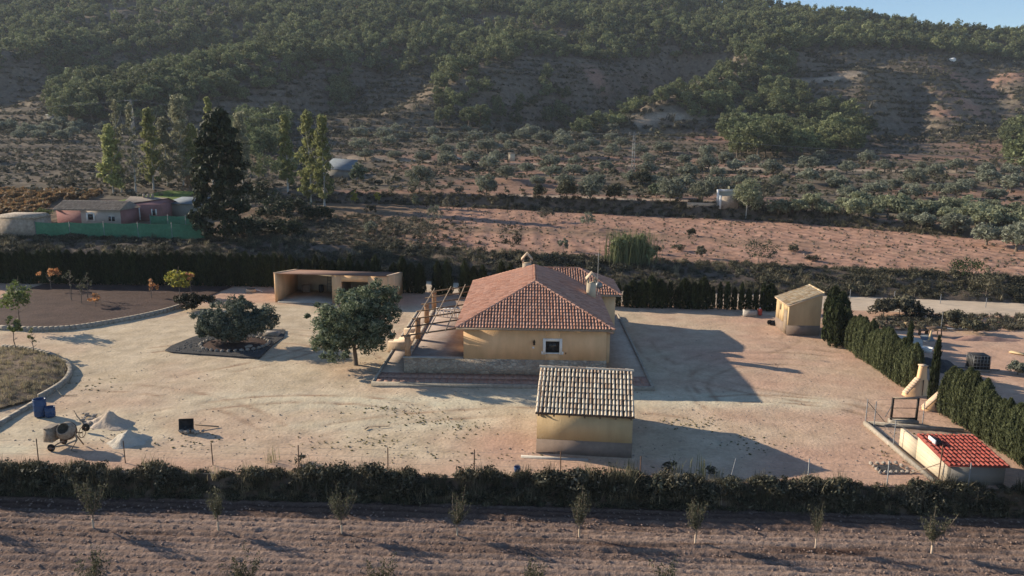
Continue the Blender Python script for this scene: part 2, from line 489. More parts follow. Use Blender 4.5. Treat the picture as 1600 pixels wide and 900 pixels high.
L5 = line([G(-600, 366, 3.2), G(0, 372, 3), G(400, 378, 2.7), G(600, 385, 2.5), G(800, 398, 2.4), G(960, 405, 2.2), G(1200, 416, 2), G(1600, 437, 2), G(2200, 468, 2)])
L6 = line([G(-900, 320, 4.2), G(0, 318, 4.2), G(400, 316, 4.2), G(600, 318, 4), G(800, 327, 3.8), G(960, 335, 3.6), G(1200, 345, 3.5), G(1600, 378, 3.2), G(2200, 400, 3.2)])
_dx = [-150, -50, -24, 0, 41, 60, 80, 150]; _dz = [.5, .6, 1.7, 2.1, 2.5, 1.2, .7, .5]
def L7(X):
    y, z = L6(X); return y + 2.2, z + np.interp(X, _dx, _dz)
def L8(X): return 235 + 0 * X, 11.0 + 0 * X
def L9(X): return 300 + 0 * X, 16.6 + .004 * X
RX = [-900, -560, -430, -330, -150, 0, 120, 233, 300, 347, 500, 900]
RY = [640, 640, 640, 660, 690, 700, 640, 560, 535, 520, 520, 520]
RZ = [100, 108, 113, 125, 142, 150, 129, 99.5, 91, 85.5, 74, 54]
def ridge_feature(X, Y, a, b, w, h, endfade=40):
    """gaussian ridge (h>0) or gully (h<0) along the segment a-b"""
    a = np.array(a, float); b = np.array(b, float); d = b - a; Ls = np.hypot(*d); d /= Ls
    s = (X - a[0]) * d[0] + (Y - a[1]) * d[1]
    t = -(X - a[0]) * d[1] + (Y - a[1]) * d[0]
    f = sstep(-endfade, endfade * .3, s) * (1 - sstep(Ls - endfade * .3, Ls + endfade, s))
    return h * f * np.exp(-(t / w) ** 2)
def hill(X, Y):
    yr = np.interp(X, RX, RY); zr = np.interp(X, RX, RZ)
    z0 = L9(X)[1]
    t = (Y - 300) / (yr - 300)
    up = z0 + (zr - z0) * (np.clip(t, 0, 1) ** 1.12)
    dn = (zr - .28 * (Y - yr))
    z = np.where(t <= 1, up, dn)
    a = sstep(0, .25, t)
    z = z + a * (9 * fbm(X / 95, Y / 95, 3, 4) + 3.6 * fbm(X / 26, Y / 26, 9, 4))
    base = z
    z = z + ridge_feature(X, Y, (12, 325), (112, 468), 25, -25, 30)
    z = z + ridge_feature(X, Y, (36, 300), (142, 432), 17, 11, 30)
    z = z + ridge_feature(X, Y, (95, 296), (165, 385), 24, 5, 40)
    z = z + ridge_feature(X, Y, (-45, 325), (5, 450), 22, 6, 40)
    z = z + ridge_feature(X, Y, (-270, 340), (-190, 480), 30, -14, 50)
    z = z + ridge_feature(X, Y, (-160, 300), (-120, 420), 32, 9, 40)
    z = z + ridge_feature(X, Y, (-60, 345), (-35, 430), 16, -6, 30)
    z = z + ridge_feature(X, Y, (205, 330), (250, 430), 14, -7, 30)
    for a_, b_, w_, h_ in (((215, 315), (300, 420), 11, -8), ((150, 300), (190, 380), 9, -6), ((270, 330), (340, 450), 13, -9), ((110, 380), (135, 470), 10, 6), ((-100, 330), (-70, 440), 12, -8), ((-330, 330), (-260, 470), 16, 9)):
        z = z + ridge_feature(X, Y, a_, b_, w_, h_, 25)
    z = base + (z - base) * sstep(0, .07, t)
    return z
def terr_z(X, Y):
    X = np.asarray(X, float); Y = np.asarray(Y, float)
    Ls = [f(X) for f in (L1, L2, L3, L4, L5, L6, L7, L8, L9)]
    z = np.full(np.broadcast(X, Y).shape, FIELD_Z)
    for (ya, za), (yb, zb) in zip(Ls[:-1], Ls[1:]):
        t = (Y - ya) / np.maximum(yb - ya, 1e-3)
        z = np.where((Y >= ya) & (Y < yb), za + (zb - za) * np.clip(t, 0, 1), z)
    z = np.where(Y >= 300, hill(X, Y), z)
    # old farming terraces step the slope above the red field
    y7 = Ls[6][0]
    w = sstep(0, 8, Y - y7) * (1 - sstep(420, 480, Y))
    zz = z + .8 * fbm(X / 40, Y / 25, 21, 3) * w
    h = np.where(Y < 300, 1.5, 3.2)
    q = zz / h; fl = np.floor(q); f = q - fl
    st = (fl + .25 * f + .75 * sstep(.72, 1.0, f)) * h
    z = np.where(Y >= y7, zz * (1 - .8 * w) + st * .8 * w, z)
    # the rough ground of the red field
    return z
def tz(x, y): return float(terr_z(np.array([x]), np.array([y]))[0])
def onT(px, py, guess=None):
    """where the pixel's ray meets the ground"""
    d = ray(px, py)
    ts = np.linspace(20, 900, 9000)
    z = CAM_H + d[2] * ts - terr_z(d[0] * ts, d[1] * ts)
    i = int(np.argmax(z <= 0)) if (z <= 0).any() else len(ts) - 1
    t = ts[i]
    return Vector((d[0] * t, d[1] * t, tz(d[0] * t, d[1] * t)))

XS = np.concatenate([np.arange(-190, -72, 3.0), np.arange(-72, 72.01, .5), np.arange(75, 190, 3.0)])
def strip(name, fa, fb, ny, mat, noise=None, attrs=None, xs=XS, smooth=True, kind='structure'):
    T = np.linspace(0, 1, ny)
    ya, za = fa(xs); yb, zb = fb(xs)
    X = np.repeat(xs[None], ny, 0)
    Y = ya[None] + (yb - ya)[None] * T[:, None]
    Z = za[None] + (zb - za)[None] * T[:, None]
    if noise is not None:
        e = np.minimum(1, np.minimum(T, 1 - T) * 12)[:, None]
        Z = Z + noise(X, Y) * e
    return gridmesh(name, X, Y, Z, mat, attrs, smooth, kind)
def gridmesh(name, X, Y, Z, mat, attrs=None, smooth=True, kind='structure'):
    ny, nx = X.shape
    V = np.stack([X, Y, Z], -1).reshape(-1, 3)
    i = (np.arange(ny - 1)[:, None] * nx + np.arange(nx - 1)[None]).ravel()
    F = np.stack([i, i + 1, i + nx + 1, i + nx], 1)
    me = mesh_np(name, V, F, mat, smooth)
    for an, fn in (attrs or {}).items():
        a = me.attributes.new(an, 'FLOAT', 'POINT')
        a.data.foreach_set('value', np.clip(fn(X, Y), 0, 1).ravel().astype(np.float32))
    o = link(name, me)
    if kind: o['kind'] = kind
    return o

# ---- foreground ploughed field, with furrows and clods
attrmat('field_soil', [(.145, .098, .077), (.20, .138, .110)], [('pale', (.29, .21, .168)), ('dark_band', (.085, .052, .040))], fine=(3.5, .28), bump=.9, bscale=5, fine2=(14, .2))
xs = np.concatenate([np.arange(-190, -40, 5.0), np.arange(-40, 40.01, .16), np.arange(45, 190, 5.0)])
ys_t = np.concatenate([np.linspace(-40, 20, 7), np.linspace(20.1, 36, 178)]) 
X = np.repeat(xs[None], len(ys_t), 0)
y1 = L1(xs)[0]
Y = np.where(ys_t[:, None] > 20, 20 + (ys_t[:, None] - 20) / 16 * (y1 - 20)[None], ys_t[:, None])
fade = np.clip((Y - 20) / 1.0, 0, 1) * np.clip((y1[None] - Y) / .3, 0, 1)
yy = Y + .054 * X + .10 * fbm(X / 3, Y / 3, 2, 3)
furrow = .10 * np.abs(np.sin(yy * math.pi / .52)) + .07 * np.sin(yy * math.pi / 1.35) * (.5 + fbm(X / 6, Y / 2, 8, 2))
clods = .04 * fbm(X / .7, Y / .2, 31, 3) + .04 * fbm(X * 6, Y * 6, 77, 1)
Z = FIELD_Z + fade * (furrow + clods - .05)
field = gridmesh('ploughed_field', X, Y, Z, 'field_soil', {
    'pale': lambda X, Y: .32 + .55 * fbm(X / 12, Y / .8, 41, 4) + .22 * np.sin((Y + .054 * X) * 2.3) + .28 * np.sin((Y + .054 * X + .10 * fbm(X / 3, Y / 3, 2, 3)) * 2 * math.pi / .52 - .8),
    'dark_band': lambda X, Y: .8 * np.exp(-((Y - L1(X)[0] + .9) / .8) ** 2) + 1.2 * np.exp(-((Y - L1(X)[0] + 3.6 + .5 * fbm(X / 5, Y, 4, 2)) / .22) ** 2) * (.4 + fbm(X / 3, Y, 5, 2))})  # soil darker along the bank foot and in one line farther out
field_z = lambda x, y: FIELD_Z

# ---- bank below the yard
strip('embankment', L1, L2, 8, 'bank_soil', lambda X, Y: .15 * fbm(X / .8, Y / .8, 12, 3))

# ---- the yard: sand over red earth, with a pale crusher-dust track
def white_track(X, Y):
    c = 48.9 - .02 * X + 1.1 * np.sin(X / 9.0) + .6 * fbm(X / 7, Y / 7, 6, 2)
    a = np.exp(-((Y - c) / 1.7) ** 2) * sstep(-30, -8, X) * (1 - sstep(17, 27, X))
    b = np.exp(-((Y - 44.2 - .09 * (X + 8)) / .9) ** 2) * sstep(-16, -10, X) * (1 - sstep(-3, 0, X)) * .7
    c2 = np.exp(-(((X + 26) / 4) ** 2 + ((Y - 42.5) / 1.4) ** 2)) * .5
    c3 = np.exp(-(((X + 27.5) / 2.5) ** 2 + ((Y - 39.9) / 1.0) ** 2)) * .8
    return (a + b + c2 + c3) * (.75 + .6 * fbm(X / 1.6, Y / .8, 71, 3))
def pink_earth(X, Y):
    n = fbm(X / 6, Y / 4, 51, 4)
    front = np.exp(-((Y - L2(X)[0] - 1.2) / 3.0) ** 2) * .6
    right = .72 * sstep(9, 19, X)
    k1 = np.exp(-(((X + 1) / 4) ** 2 + ((Y - 42) / 2.6) ** 2)) * .8
    back = .8 * sstep(74, 80, Y)
    far = sstep(30, 32, X) * .35
    return np.clip(.04 + .75 * n + front + right + k1 + back + far, 0, .95) * (1 - .7 * np.clip(white_track(X, Y), 0, 1))
def tracks(X, Y):
    """wheel ruts: darker, redder earth pressed out in curved pairs"""
    out = 0 * X
    for cx, cy, r, a0, a1 in ((22, 52, 9, 60, 190), (21, 50.5, 7.2, 40, 200), (19.8, 45, 4.6, -70, 60), (18.5, 43.6, 5.4, -60, 50), (16, 70, 9, -60, 60), (-22, 47, 14, 20, 120), (-24, 50, 16, 20, 100), (-13, 34, 14, 60, 130), (-36, 72, 22, -60, 10), (2, 20, 26, 70, 120), (24, 62, 12, 170, 260), (17, 40, 9, 20, 110), (-30, 30, 20, 40, 95)):
        d = np.hypot(X - cx, Y - cy)
        ang = np.degrees(np.arctan2(Y - cy, X - cx))
        m = ((ang - a0) % 360) < (a1 - a0)
        for rr in (r, r + 1.5):
            out = out + np.exp(-((d - rr) / .16) ** 2) * m * (.5 + fbm(X / 1.5, Y / 1.5, 15, 2))
    return out * 1.15
attrmat('yard_sand', [(.475, .375, .258), (.545, .44, .312)], [('pink', (.47, .30, .215)), ('white', (.58, .515, .375)), ('rut', (.34, .23, .155))], fine=(.7, .15), bump=.38, bscale=4.5, fine2=(5.5, .15))
yx = np.concatenate([np.arange(-190, -62, 3.0), np.arange(-62, 62.01, .3), np.arange(65, 190, 3.0)])
strip('yard', L2, L3, 190, 'yard_sand',
      lambda X, Y: .05 * fbm(X / 3, Y / 3, 61, 3) + .03 * fbm(X / .7, Y / .7, 62, 3) - .03 * tracks(X, Y) + .0 * X - .05,
      {'pink': pink_earth, 'white': white_track, 'rut': tracks}, xs=yx)

# ---- track behind the hedge, bank above it, the red field, terrace face
strip('dirt_road', L3, L4, 14, 'road_dust', lambda X, Y: .06 * fbm(X / 2, Y / 2, 63, 3))
strip('roadside_bank', L4, L5, 16, 'bank_soil', lambda X, Y: .5 * fbm(X / 3, Y / 2, 64, 3))
def row_lines(X, Y):
    k = X * .86 + Y * .5 * sstep(30, 50, X + .2 * Y)
    return .5 + .5 * np.sin(k * 2 * math.pi / 2.2)
def red_scrub(X, Y):
    left = 1 - sstep(-22, -6, X + 4 * fbm(X / 10, Y / 10, 5, 2))
    band = np.exp(-((Y - (L5(X)[0] * .55 + L6(X)[0] * .45) - 3 * fbm(X / 20, Y / 8, 8, 2)) / 3.5) ** 2) * .6 * (1 - sstep(10, 60, X))
    edge = np.exp(-((Y - L5(X)[0]) / 2.0) ** 2) * .8
    return left * .9 + band + edge + .45 * fbm(X / 3, Y / 3, 99, 4) + .12 * row_lines(X, Y)
attrmat('red_soil', [(.335, .192, .138), (.405, .245, .18)], [('scrub', (.17, .125, .085)), ('dark', (.21, .115, .08))], fine=(1.6, .25), bump=.8, bscale=1.6, fine2=(.5, .15))
rx = np.concatenate([np.arange(-190, -80, 3.0), np.arange(-80, 110, .45), np.arange(110, 190, 3.0)])
strip('red_field', L5, L6, 90, 'red_soil', lambda X, Y: .16 * fbm(X / 1.3, Y / 1.3, 65, 3) + .10 * (row_lines(X, Y) - .5),
      {'scrub': red_scrub, 'dark': lambda X, Y: .35 * sstep(.55, 1, row_lines(X, Y)) * (.6 + fbm(X / 4, Y / 4, 3, 2)) + .5 * fbm(X / 2, Y / .8, 17, 3) - .1}, xs=rx)
strip('terrace_face', L6, L7, 8, 'bank_soil', lambda X, Y: .3 * fbm(X / 2, Y / 2, 66, 3))

# ---- terraces and hillside in one sheet
attrmat('hill_soil', [(.118, .097, .073), (.18, .147, .11)], [('red', (.31, .18, .13)), ('pale', (.38, .30, .225))], fine=(.6, .25), bump=.9, bscale=.9, fine2=(2.2, .25))
D = np.concatenate([np.arange(0, 60, .45), np.arange(60, 180, .8), np.arange(180, 330, 1.7), np.arange(330, 800, 4.0)])
uu = np.linspace(-1, 1, 420)
X = uu[None] * (190 + .85 * D)[:, None]
Y = L7(X)[0] + D[:, None]
Z = terr_z(X, Y)
k = (D[:, None] > 1) * 1.0
Z = Z + k * .25 * fbm(X / 3, Y / 3, 87, 3)
def road_band(px0, py0, px1, py1, w):
    a = onT(px0, py0); b = onT(px1, py1)
    return (a.x, a.y), (b.x, b.y), w
RED_SPOTS = [(p.x, p.y, r) for p, r in ((onT(1515, 165), 9), (onT(1480, 180), 6), (onT(1545, 150), 6), (onT(1330, 210), 8), (onT(1110, 215), 10), (onT(930, 120), 6))]
PATHS = [(onT(1243, 129), onT(1300, 121)), (onT(1300, 121), onT(1345, 114)), (onT(1150, 118), onT(1185, 108)), (onT(1000, 189), onT(1120, 184))]
def seg_dist(X, Y, a, b):
    dx, dy = b.x - a.x, b.y - a.y; t = np.clip(((X - a.x) * dx + (Y - a.y) * dy) / (dx * dx + dy * dy), 0, 1)
    return np.hypot(X - a.x - t * dx, Y - a.y - t * dy)
def hill_red(X, Y):
    slope_patch = np.exp(-(((X - 170) / 28) ** 2 + ((Y - 262) / 26) ** 2)) * .9
    rr = .8 * sstep(.25, .6, fbm(X / 55, Y / 55, 123, 4)) * sstep(40, 110, X)
    terr = .7 * sstep(-60, -20, X) * (1 - sstep(235, 262, Y)) * sstep(.0, .5, fbm(X / 30, Y / 8, 14, 3) + .15)
    fld = sstep(215, 225, X) * np.exp(-((Y - 420) / 9) ** 2) * .9
    for cx, cy, rr_ in RED_SPOTS: rr = rr + 1.1 * np.exp(-(((X - cx) / rr_) ** 2 + ((Y - cy) / (rr_ * 1.6)) ** 2))
    return slope_patch + rr + terr + fld + .2 * fbm(X / 4, Y / 4, 7, 3)
def hill_pale(X, Y):
    road1 = np.exp(-((Y - L7(X)[0] - 2.5) / 1.6) ** 2) * sstep(-8, 0, X) * (1 - sstep(48, 52, X))
    road2 = np.exp(-((Y - 212 + .10 * X + 3 * np.sin(X / 40)) / 2.4) ** 2) * sstep(-70, -50, X) * (1 - sstep(110, 130, X)) * .8
    rk = .35 * sstep(.5, .75, fbm(X / 18, Y / 12, 91, 4)) * sstep(330, 360, Y)
    pth = sum(np.exp(-(seg_dist(X, Y, a, b) / 2.2) ** 2) for a, b in PATHS)
    return road1 + road2 + rk + pth
gridmesh('hillside', X, Y, Z, 'hill_soil', {'red': hill_red, 'pale': hill_pale})
# ================================================================ scattering of what nobody could count
def scatter(name, label, cat, pts, scl, sources, zs=None, rot=None):
    """one object: plants set on points; sources are meshes"""
    n = len(pts)
    me = bpy.data.meshes.new(name)
    me.vertices.add(n); me.vertices.foreach_set('co', np.asarray(pts, dtype=np.float32).ravel())
    a = me.attributes.new('scl', 'FLOAT_VECTOR', 'POINT')
    s = np.asarray(scl, dtype=np.float32)
    s3 = np.stack([s, s, s * (zs if zs is not None else 1)], 1)
    a.data.foreach_set('vector', s3.ravel().astype(np.float32))
    a = me.attributes.new('rot', 'FLOAT_VECTOR', 'POINT')
    r3 = np.zeros((n, 3), dtype=np.float32); r3[:, 2] = rng.uniform(0, 6.28, n) if rot is None else rot
    a.data.foreach_set('vector', r3.ravel())
    a = me.attributes.new('idx', 'INT', 'POINT')
    a.data.foreach_set('value', rng.integers(0, len(sources), n).astype(np.int32))
    o = link(name, me)
    c = bpy.data.collections.new(name + '_plants')
    for i, m in enumerate(sources):
        c.objects.link(bpy.data.objects.new('%s_%02d' % (name, i), m))
    ng = bpy.data.node_groups.new(name, 'GeometryNodeTree')
    ng.interface.new_socket('Geometry', in_out='INPUT', socket_type='NodeSocketGeometry')
    ng.interface.new_socket('Geometry', in_out='OUTPUT', socket_type='NodeSocketGeometry')
    gi = ng.nodes.new('NodeGroupInput'); go = ng.nodes.new('NodeGroupOutput')
    ip = ng.nodes.new('GeometryNodeInstanceOnPoints')
    ci = ng.nodes.new('GeometryNodeCollectionInfo')
    ci.inputs['Collection'].default_value = c
    ci.inputs['Separate Children'].default_value = True
    ci.inputs['Reset Children'].default_value = True
    def na(nm, t):
        x = ng.nodes.new('GeometryNodeInputNamedAttribute'); x.data_type = t; x.inputs[0].default_value = nm; return x.outputs[0]
    ng.links.new(gi.outputs[0], ip.inputs['Points'])
    ng.links.new(ci.outputs[0], ip.inputs['Instance'])
    ip.inputs['Pick Instance'].default_value = True
    ng.links.new(na('idx', 'INT'), ip.inputs['Instance Index'])
    e2r = ng.nodes.new('FunctionNodeEulerToRotation')
    ng.links.new(na('rot', 'FLOAT_VECTOR'), e2r.inputs[0])
    ng.links.new(e2r.outputs[0], ip.inputs['Rotation'])
    ng.links.new(na('scl', 'FLOAT_VECTOR'), ip.inputs['Scale'])
    ng.links.new(ip.outputs[0], go.inputs[0])
    md = o.modifiers.new('scatter', 'NODES'); md.node_group = ng
    return tag(o, label, cat, kind='stuff')

def inpoly(px, py, poly):
    r = np.zeros(np.shape(px), bool)
    n = len(poly)
    for i in range(n):
        x0, y0 = poly[i]; x1, y1 = poly[(i + 1) % n]
        c = ((y0 > py) != (y1 > py)) & (px < (x1 - x0) * (py - y0) / (y1 - y0 + 1e-9) + x0)
        r ^= c
    return r

# ---------------------------------------------------------------- plant meshes (unit = metres)
def limbs(mb, base, top, spread, n, r0, seed, z0=.45, seg=5, lift=.5):
    r = random.Random(seed)
    h = top - base
    pts = [Vector((r.uniform(-.08, .08) * i * h / 6, r.uniform(-.08, .08) * i * h / 6, base + h * i / 5)) for i in range(6)]
    pts[0] = Vector((0, 0, base))
    mb.tube(pts, [r0 * (1 - .15 * i) for i in range(6)], 7)
    ends = []
    for k in range(n):
        t = z0 + (1 - z0) * (k + .5) / n
        i = min(4, int(t * 5)); p = pts[i].lerp(pts[i + 1], t * 5 - i)
        a = k * 2.4 + r.uniform(-.4, .4)
        L = spread * r.uniform(.6, 1.0)
        q = p + Vector((math.cos(a) * L * .5, math.sin(a) * L * .5, L * lift * .4)); e = p + Vector((math.cos(a) * L, math.sin(a) * L, L * lift))
        mb.tube([p, q, e], [r0 * .5, r0 * .32, r0 * .1], seg)
        ends.append(e)
    return ends
def pine_mesh(seed, flat=.8):
    r = np.random.default_rng(seed)
    cl = [ (*p[:3], p[3]) for p in blob_clumps(20, (0, 0, .54), (.40, .40, .44 * flat), .135, seed, -.75)]
    cl.append((0, 0, .55, .26))
    return crown_mesh('pine_crown', cl, 40, .060, 'lf_pine' if seed % 2 else 'lf_pine_b', seed, 1.5, .5)
def pine_full(seed):
    """crown with its trunk, 1 m tall"""
    r = np.random.default_rng(seed)
    cl = list(blob_clumps(40, (0, 0, .56), (.41, .41, .41), .11, seed, -.7)) + [(0, 0, .56, .25)]
    cr = crown_mesh('crown', cl, 64, .036, 'lf_pine_b' if seed % 2 else 'lf_pine', seed, 1.7, .5)
    mb = MB(); limbs(mb, -.02, .72, .28, 7, .028, seed, .4)
    return cr, mb.mesh('trunk', 'bark', True)
def olive_mesh(seed, mat='lf_olive', n=22, per=64, ls=.052):
    cl = list(blob_clumps(n + 6, (0, 0, .50), (.50, .50, .36), .17, seed, -.65)) + [(0, 0, .5, .3)]
    cr = crown_mesh('crown', cl, per, ls, mat, seed, 2.0, .5)
    mb = MB(); limbs(mb, -.03, .55, .32, 6, .05, seed, .35)
    return cr, mb.mesh('trunk', 'bark', True)
def bush_mesh(seed, mat, per=60, ls=.14, n=5, R=(.36, .36, .22)):
    cl = blob_clumps(n, (0, 0, .28), R, .26, seed, -.15)
    return crown_mesh('bush', cl, per // n, ls, mat, seed, 1.8, .4)
def tuft_mesh(seed, mat, n=40, h=1.0, lean=.45, w=.05, spread=.16):
    """upright blades from the ground"""
    r = np.random.default_rng(seed)
    V = []; F = []
    for i in range(n):
        a = r.uniform(0, 6.28); b = r.normal(0, spread, 2); L = h * r.uniform(.5, 1.05); l = lean * r.uniform(.2, 1)
        d = np.array((math.cos(a), math.sin(a), 0)); s = np.array((-d[1], d[0], 0)) * w * r.uniform(.5, 1)
        p0 = np.array((b[0], b[1], -.03)); p1 = p0 + d * l * L * .35 + np.array((0, 0, L * .6)); p2 = p0 + d * l * L + np.array((0, 0, L))
        V += [p0 - s, p0 + s, p1 + s * .8, p1 - s * .8, p2 + s * .2, p2 - s * .2]
        k = 6 * i; F += [(k, k + 1, k + 2, k + 3), (k + 3, k + 2, k + 4, k + 5)]
    return mesh_np('tuft', np.array(V), np.array(F), mat)

PINES = [pine_mesh(s, .75 + .12 * (s % 4)) for s in range(1, 9)]
PINES_FULL = [pine_full(s) for s in range(20, 26)]
OLIVES = [olive_mesh(s) for s in range(40, 46)]
OLIVES_LIGHT = [olive_mesh(s, 'lf_olive_light') for s in range(50, 55)]

# ---------------------------------------------------------------- the pine wood on the hill
def forest_density(px, py):
    lo = np.interp(px, [-400, 0, 70, 80, 130, 290, 330, 380, 400, 470, 520, 600, 660, 700, 760, 830, 900, 1000, 1100, 1130, 1180, 1240, 1300, 1400, 1480, 1600, 2000],
                   [125, 128, 102, 195, 203, 192, 168, 160, 150, 128, 112, 118, 112, 120, 108, 96, 100, 96, 98, 92, 92, 86, 78, 80, 86, 98, 110])
    d = np.where(py < lo, 1.0, 0.0)
    d = np.where((py < lo) & inpoly(px, py, [(700, 30), (780, 26), (900, 45), (905, 62), (760, 62)]), .18, d)
    d = np.where(inpoly(px, py, [(130, 8), (260, 0), (360, 5), (330, 30), (200, 40)]), .35, d)
    d = np.where(inpoly(px, py, [(0, 120), (70, 112), (75, 70), (0, 62)]), .5, d)
    c1 = [(945, 215), (975, 176), (1050, 155), (1130, 120), (1180, 95), (1240, 95), (1245, 135), (1260, 165), (1290, 165), (1345, 205), (1345, 245), (1150, 250), (1130, 195), (1060, 185), (990, 192)]
    d = np.where(inpoly(px, py, c1), 1.0, d)
    c2 = [(680, 120), (740, 112), (775, 165), (820, 165), (840, 125), (880, 130), (885, 165), (905, 190), (935, 186), (938, 215), (840, 208), (690, 207), (675, 150)]
    d = np.where(inpoly(px, py, c2), .75, d)
    d = np.where(inpoly(px, py, [(515, 130), (548, 125), (552, 172), (515, 172)]), .9, d)
    d = np.where(inpoly(px, py, [(1575, 215), (1640, 210), (1640, 285), (1580, 265)]), 1.0, d)
    d = np.where(inpoly(px, py, [(375, 185), (445, 180), (440, 270), (380, 280)]), .8, d)
    d = np.where(inpoly(px, py, [(800, 95), (1100, 98), (960, 185), (900, 180), (850, 120)]), .06, d)
    return d
gx, gy = np.meshgrid(np.arange(-620, 620, 5.0), np.arange(205, 720, 5.0))
gx = (gx + rng.uniform(-2.4, 2.4, gx.shape)).ravel(); gy = (gy + rng.uniform(-2.4, 2.4, gy.shape)).ravel()
gz = terr_z(gx, gy)
ppx, ppy, dep = project(gx, gy, gz)
keep = (ppx > -260) & (ppx < 1860) & (rng.random(len(gx)) < forest_density(ppx, ppy) * (.92 + .6 * fbm(gx / 28, gy / 28, 55, 3)) * np.where(gy < 345, .8, 1.0))
gx, gy, gz, ppx, ppy, dep = [a[keep] for a in (gx, gy, gz, ppx, ppy, dep)]
hts = rng.uniform(4.0, 8.8, len(gx)) * np.where(gy < 345, 1.2, 1.0) * (1 + .2 * fbm(gx / 40, gy / 40, 56, 2))
size = hts / dep * ((ppx > 0) & (ppx < 1600) & (ppy > 15))
order = np.argsort(-size)
near = order[:230]; rest = order[230:]
for j, i in enumerate(near):
    cr, tr = PINES_FULL[j % len(PINES_FULL)]
    q = ppx[i]
    lab, grp = (('dark pine in the big clump behind the power mast and poplars', 'pines behind the poplars') if q < 480 else ('pine of the small clump on the bare middle slope', 'pines on the bare middle slope') if q < 660 else
                ('round pine in the clump left of the dark hollow', 'pines left of the dark hollow') if q < 940 else ('sunlit pine on the wooded spur right of the dark hollow', 'pines on the right spur') if q < 1400 else ('pine at the right picture edge above the red cutting', 'pines at the right edge'))
    t = tag(link('pine_tree', None, None, (gx[i], gy[i], gz[i] - .25), rng.uniform(0, 6.28)), lab, 'tree', grp)
    w = hts[i] * rng.uniform(.95, 1.2)
    t.scale = (w, w, hts[i])
    link('crown', cr, t); link('trunk', tr, t)
scatter('pine_wood', 'pine wood covering the upper hillside up to the skyline', 'wood', np.stack([gx[rest], gy[rest], gz[rest] - .3], 1), hts[rest] * 1.12, PINES, zs=rng.uniform(.8, 1.1, len(rest)))

# ---------------------------------------------------------------- low scrub on hill and terraces
SCRUB = [bush_mesh(s, 'lf_scrub', 60, .16) for s in range(60, 64)] + [bush_mesh(s, 'lf_scrub_pale', 60, .15) for s in range(64, 66)] + [tuft_mesh(66, 'lf_scrub_pale', 26, .8, .6, .06)]
n = 90000
sx_ = rng.uniform(-1, 1, n); sd = 400 * rng.random(n) ** .9
Xs = sx_ * (95 + .80 * sd + 60); Ys = L7(Xs)[0] + 1 + sd
Zs = terr_z(Xs, Ys)
spx, spy, sdep = project(Xs, Ys, Zs)
rd = hill_pale(Xs, Ys)
kk = (spx > -150) & (spx < 1750) & (rng.random(n) < .62 + .7 * fbm(Xs / 14, Ys / 8, 88, 3)) & (rd < .35) & (rng.random(n) > .75 * np.clip(hill_red(Xs, Ys), 0, 1))
Xs, Ys, Zs = Xs[kk], Ys[kk], Zs[kk]
scatter('hill_scrub', 'low grey-brown scrub dotting the terraces and the open hillside', 'scrub', np.stack([Xs, Ys, Zs - .08], 1),
        rng.uniform(.5, 1.5, len(Xs)) * np.where(Ys > 285, 1.75, 1.0) * np.where(rng.random(len(Xs)) < .05, 2.0, 1.0), SCRUB, zs=rng.uniform(.6, 1.1, len(Xs)))

# ---------------------------------------------------------------- bank scrub in front and behind
BANK = [bush_mesh(s, 'lf_bank', 150, .085, 7) for s in range(70, 74)] + [bush_mesh(74, 'lf_scrub', 150, .08, 7), tuft_mesh(75, 'lf_scrub', 60, .9, .6, .02), tuft_mesh(76, 'lf_scrub_pale', 40, .8, .7, .018), bush_mesh(77, 'lf_scrub_pale', 110, .07, 6), tuft_mesh(78, 'lf_grass_dry', 30, .8, .7, .014)]
n = 5200
Xb = rng.uniform(-58, 58, n); tb = rng.random(n)
y1, _ = L1(Xb); y2, _ = L2(Xb)
Yb = y1 + (y2 + .4 - y1) * tb - .1
Zb = terr_z(Xb, Yb)
mid = np.exp(-((tb - .5) / .3) ** 2)
Yb = Yb - .2 * mid
sc_ = rng.uniform(.35, .9, n) * (1 + .7 * fbm(Xb / 1.7, tb * 1.5, 44, 3)) * np.where(fbm(Xb / 1.1, tb * 2.2, 47, 2) < -.28, .65, 1) * (1 - .35 * sstep(.8, 1, tb)) * (1 + .3 * mid)
scatter('bank_scrub', 'dense dry dark scrub covering the bank below the yard fence', 'scrub', np.stack([Xb, Yb, Zb - .12], 1), sc_, BANK, zs=rng.uniform(.8, 1.2, n))
n = 6500
Xb = rng.uniform(-95, 75, n); tb = rng.random(n)
y1, _ = L4(Xb); y2, _ = L5(Xb)
Yb = y1 + (y2 + .6 - y1) * tb + .2
Zb = terr_z(Xb, Yb)
scatter('roadside_scrub', 'dark shrubby growth covering the bank between dirt road and red field', 'scrub', np.stack([Xb, Yb, Zb - .15], 1), rng.uniform(.6, 1.35, n) * (1 + .5 * fbm(Xb / 6, Yb / 4, 45, 2)), BANK, zs=rng.uniform(.7, 1.1, n))
n = 1500
Xb = rng.uniform(-60, 66, n); Yb = L6(Xb)[0] + rng.uniform(-.6, 2.6, n)
scatter('terrace_scrub', 'dark scrub on the terrace face at the far edge of the red field', 'scrub', np.stack([Xb, Yb, terr_z(Xb, Yb) - .1], 1), rng.uniform(.6, 1.3, n), BANK, zs=rng.uniform(.7, 1.1, n))
# rough grey brush on the shaded left part of the red field
n = 2600
Xb = rng.uniform(-42, 0, n); tt = rng.random(n)
Yb = L5(Xb)[0] + (L6(Xb)[0] - L5(Xb)[0]) * tt * .62
kk = rng.random(n) < (1 - sstep(-26, -2, Xb)) * (1 - .6 * tt) + .03
scatter('field_brush', 'grey-green rough brush growing over the shaded end of the red field', 'scrub', np.stack([Xb, Yb, terr_z(Xb, Yb) - .05], 1)[kk], rng.uniform(.5, 1.2, kk.sum()), BANK[:4] + SCRUB[4:], zs=rng.uniform(.6, 1.0, kk.sum()))
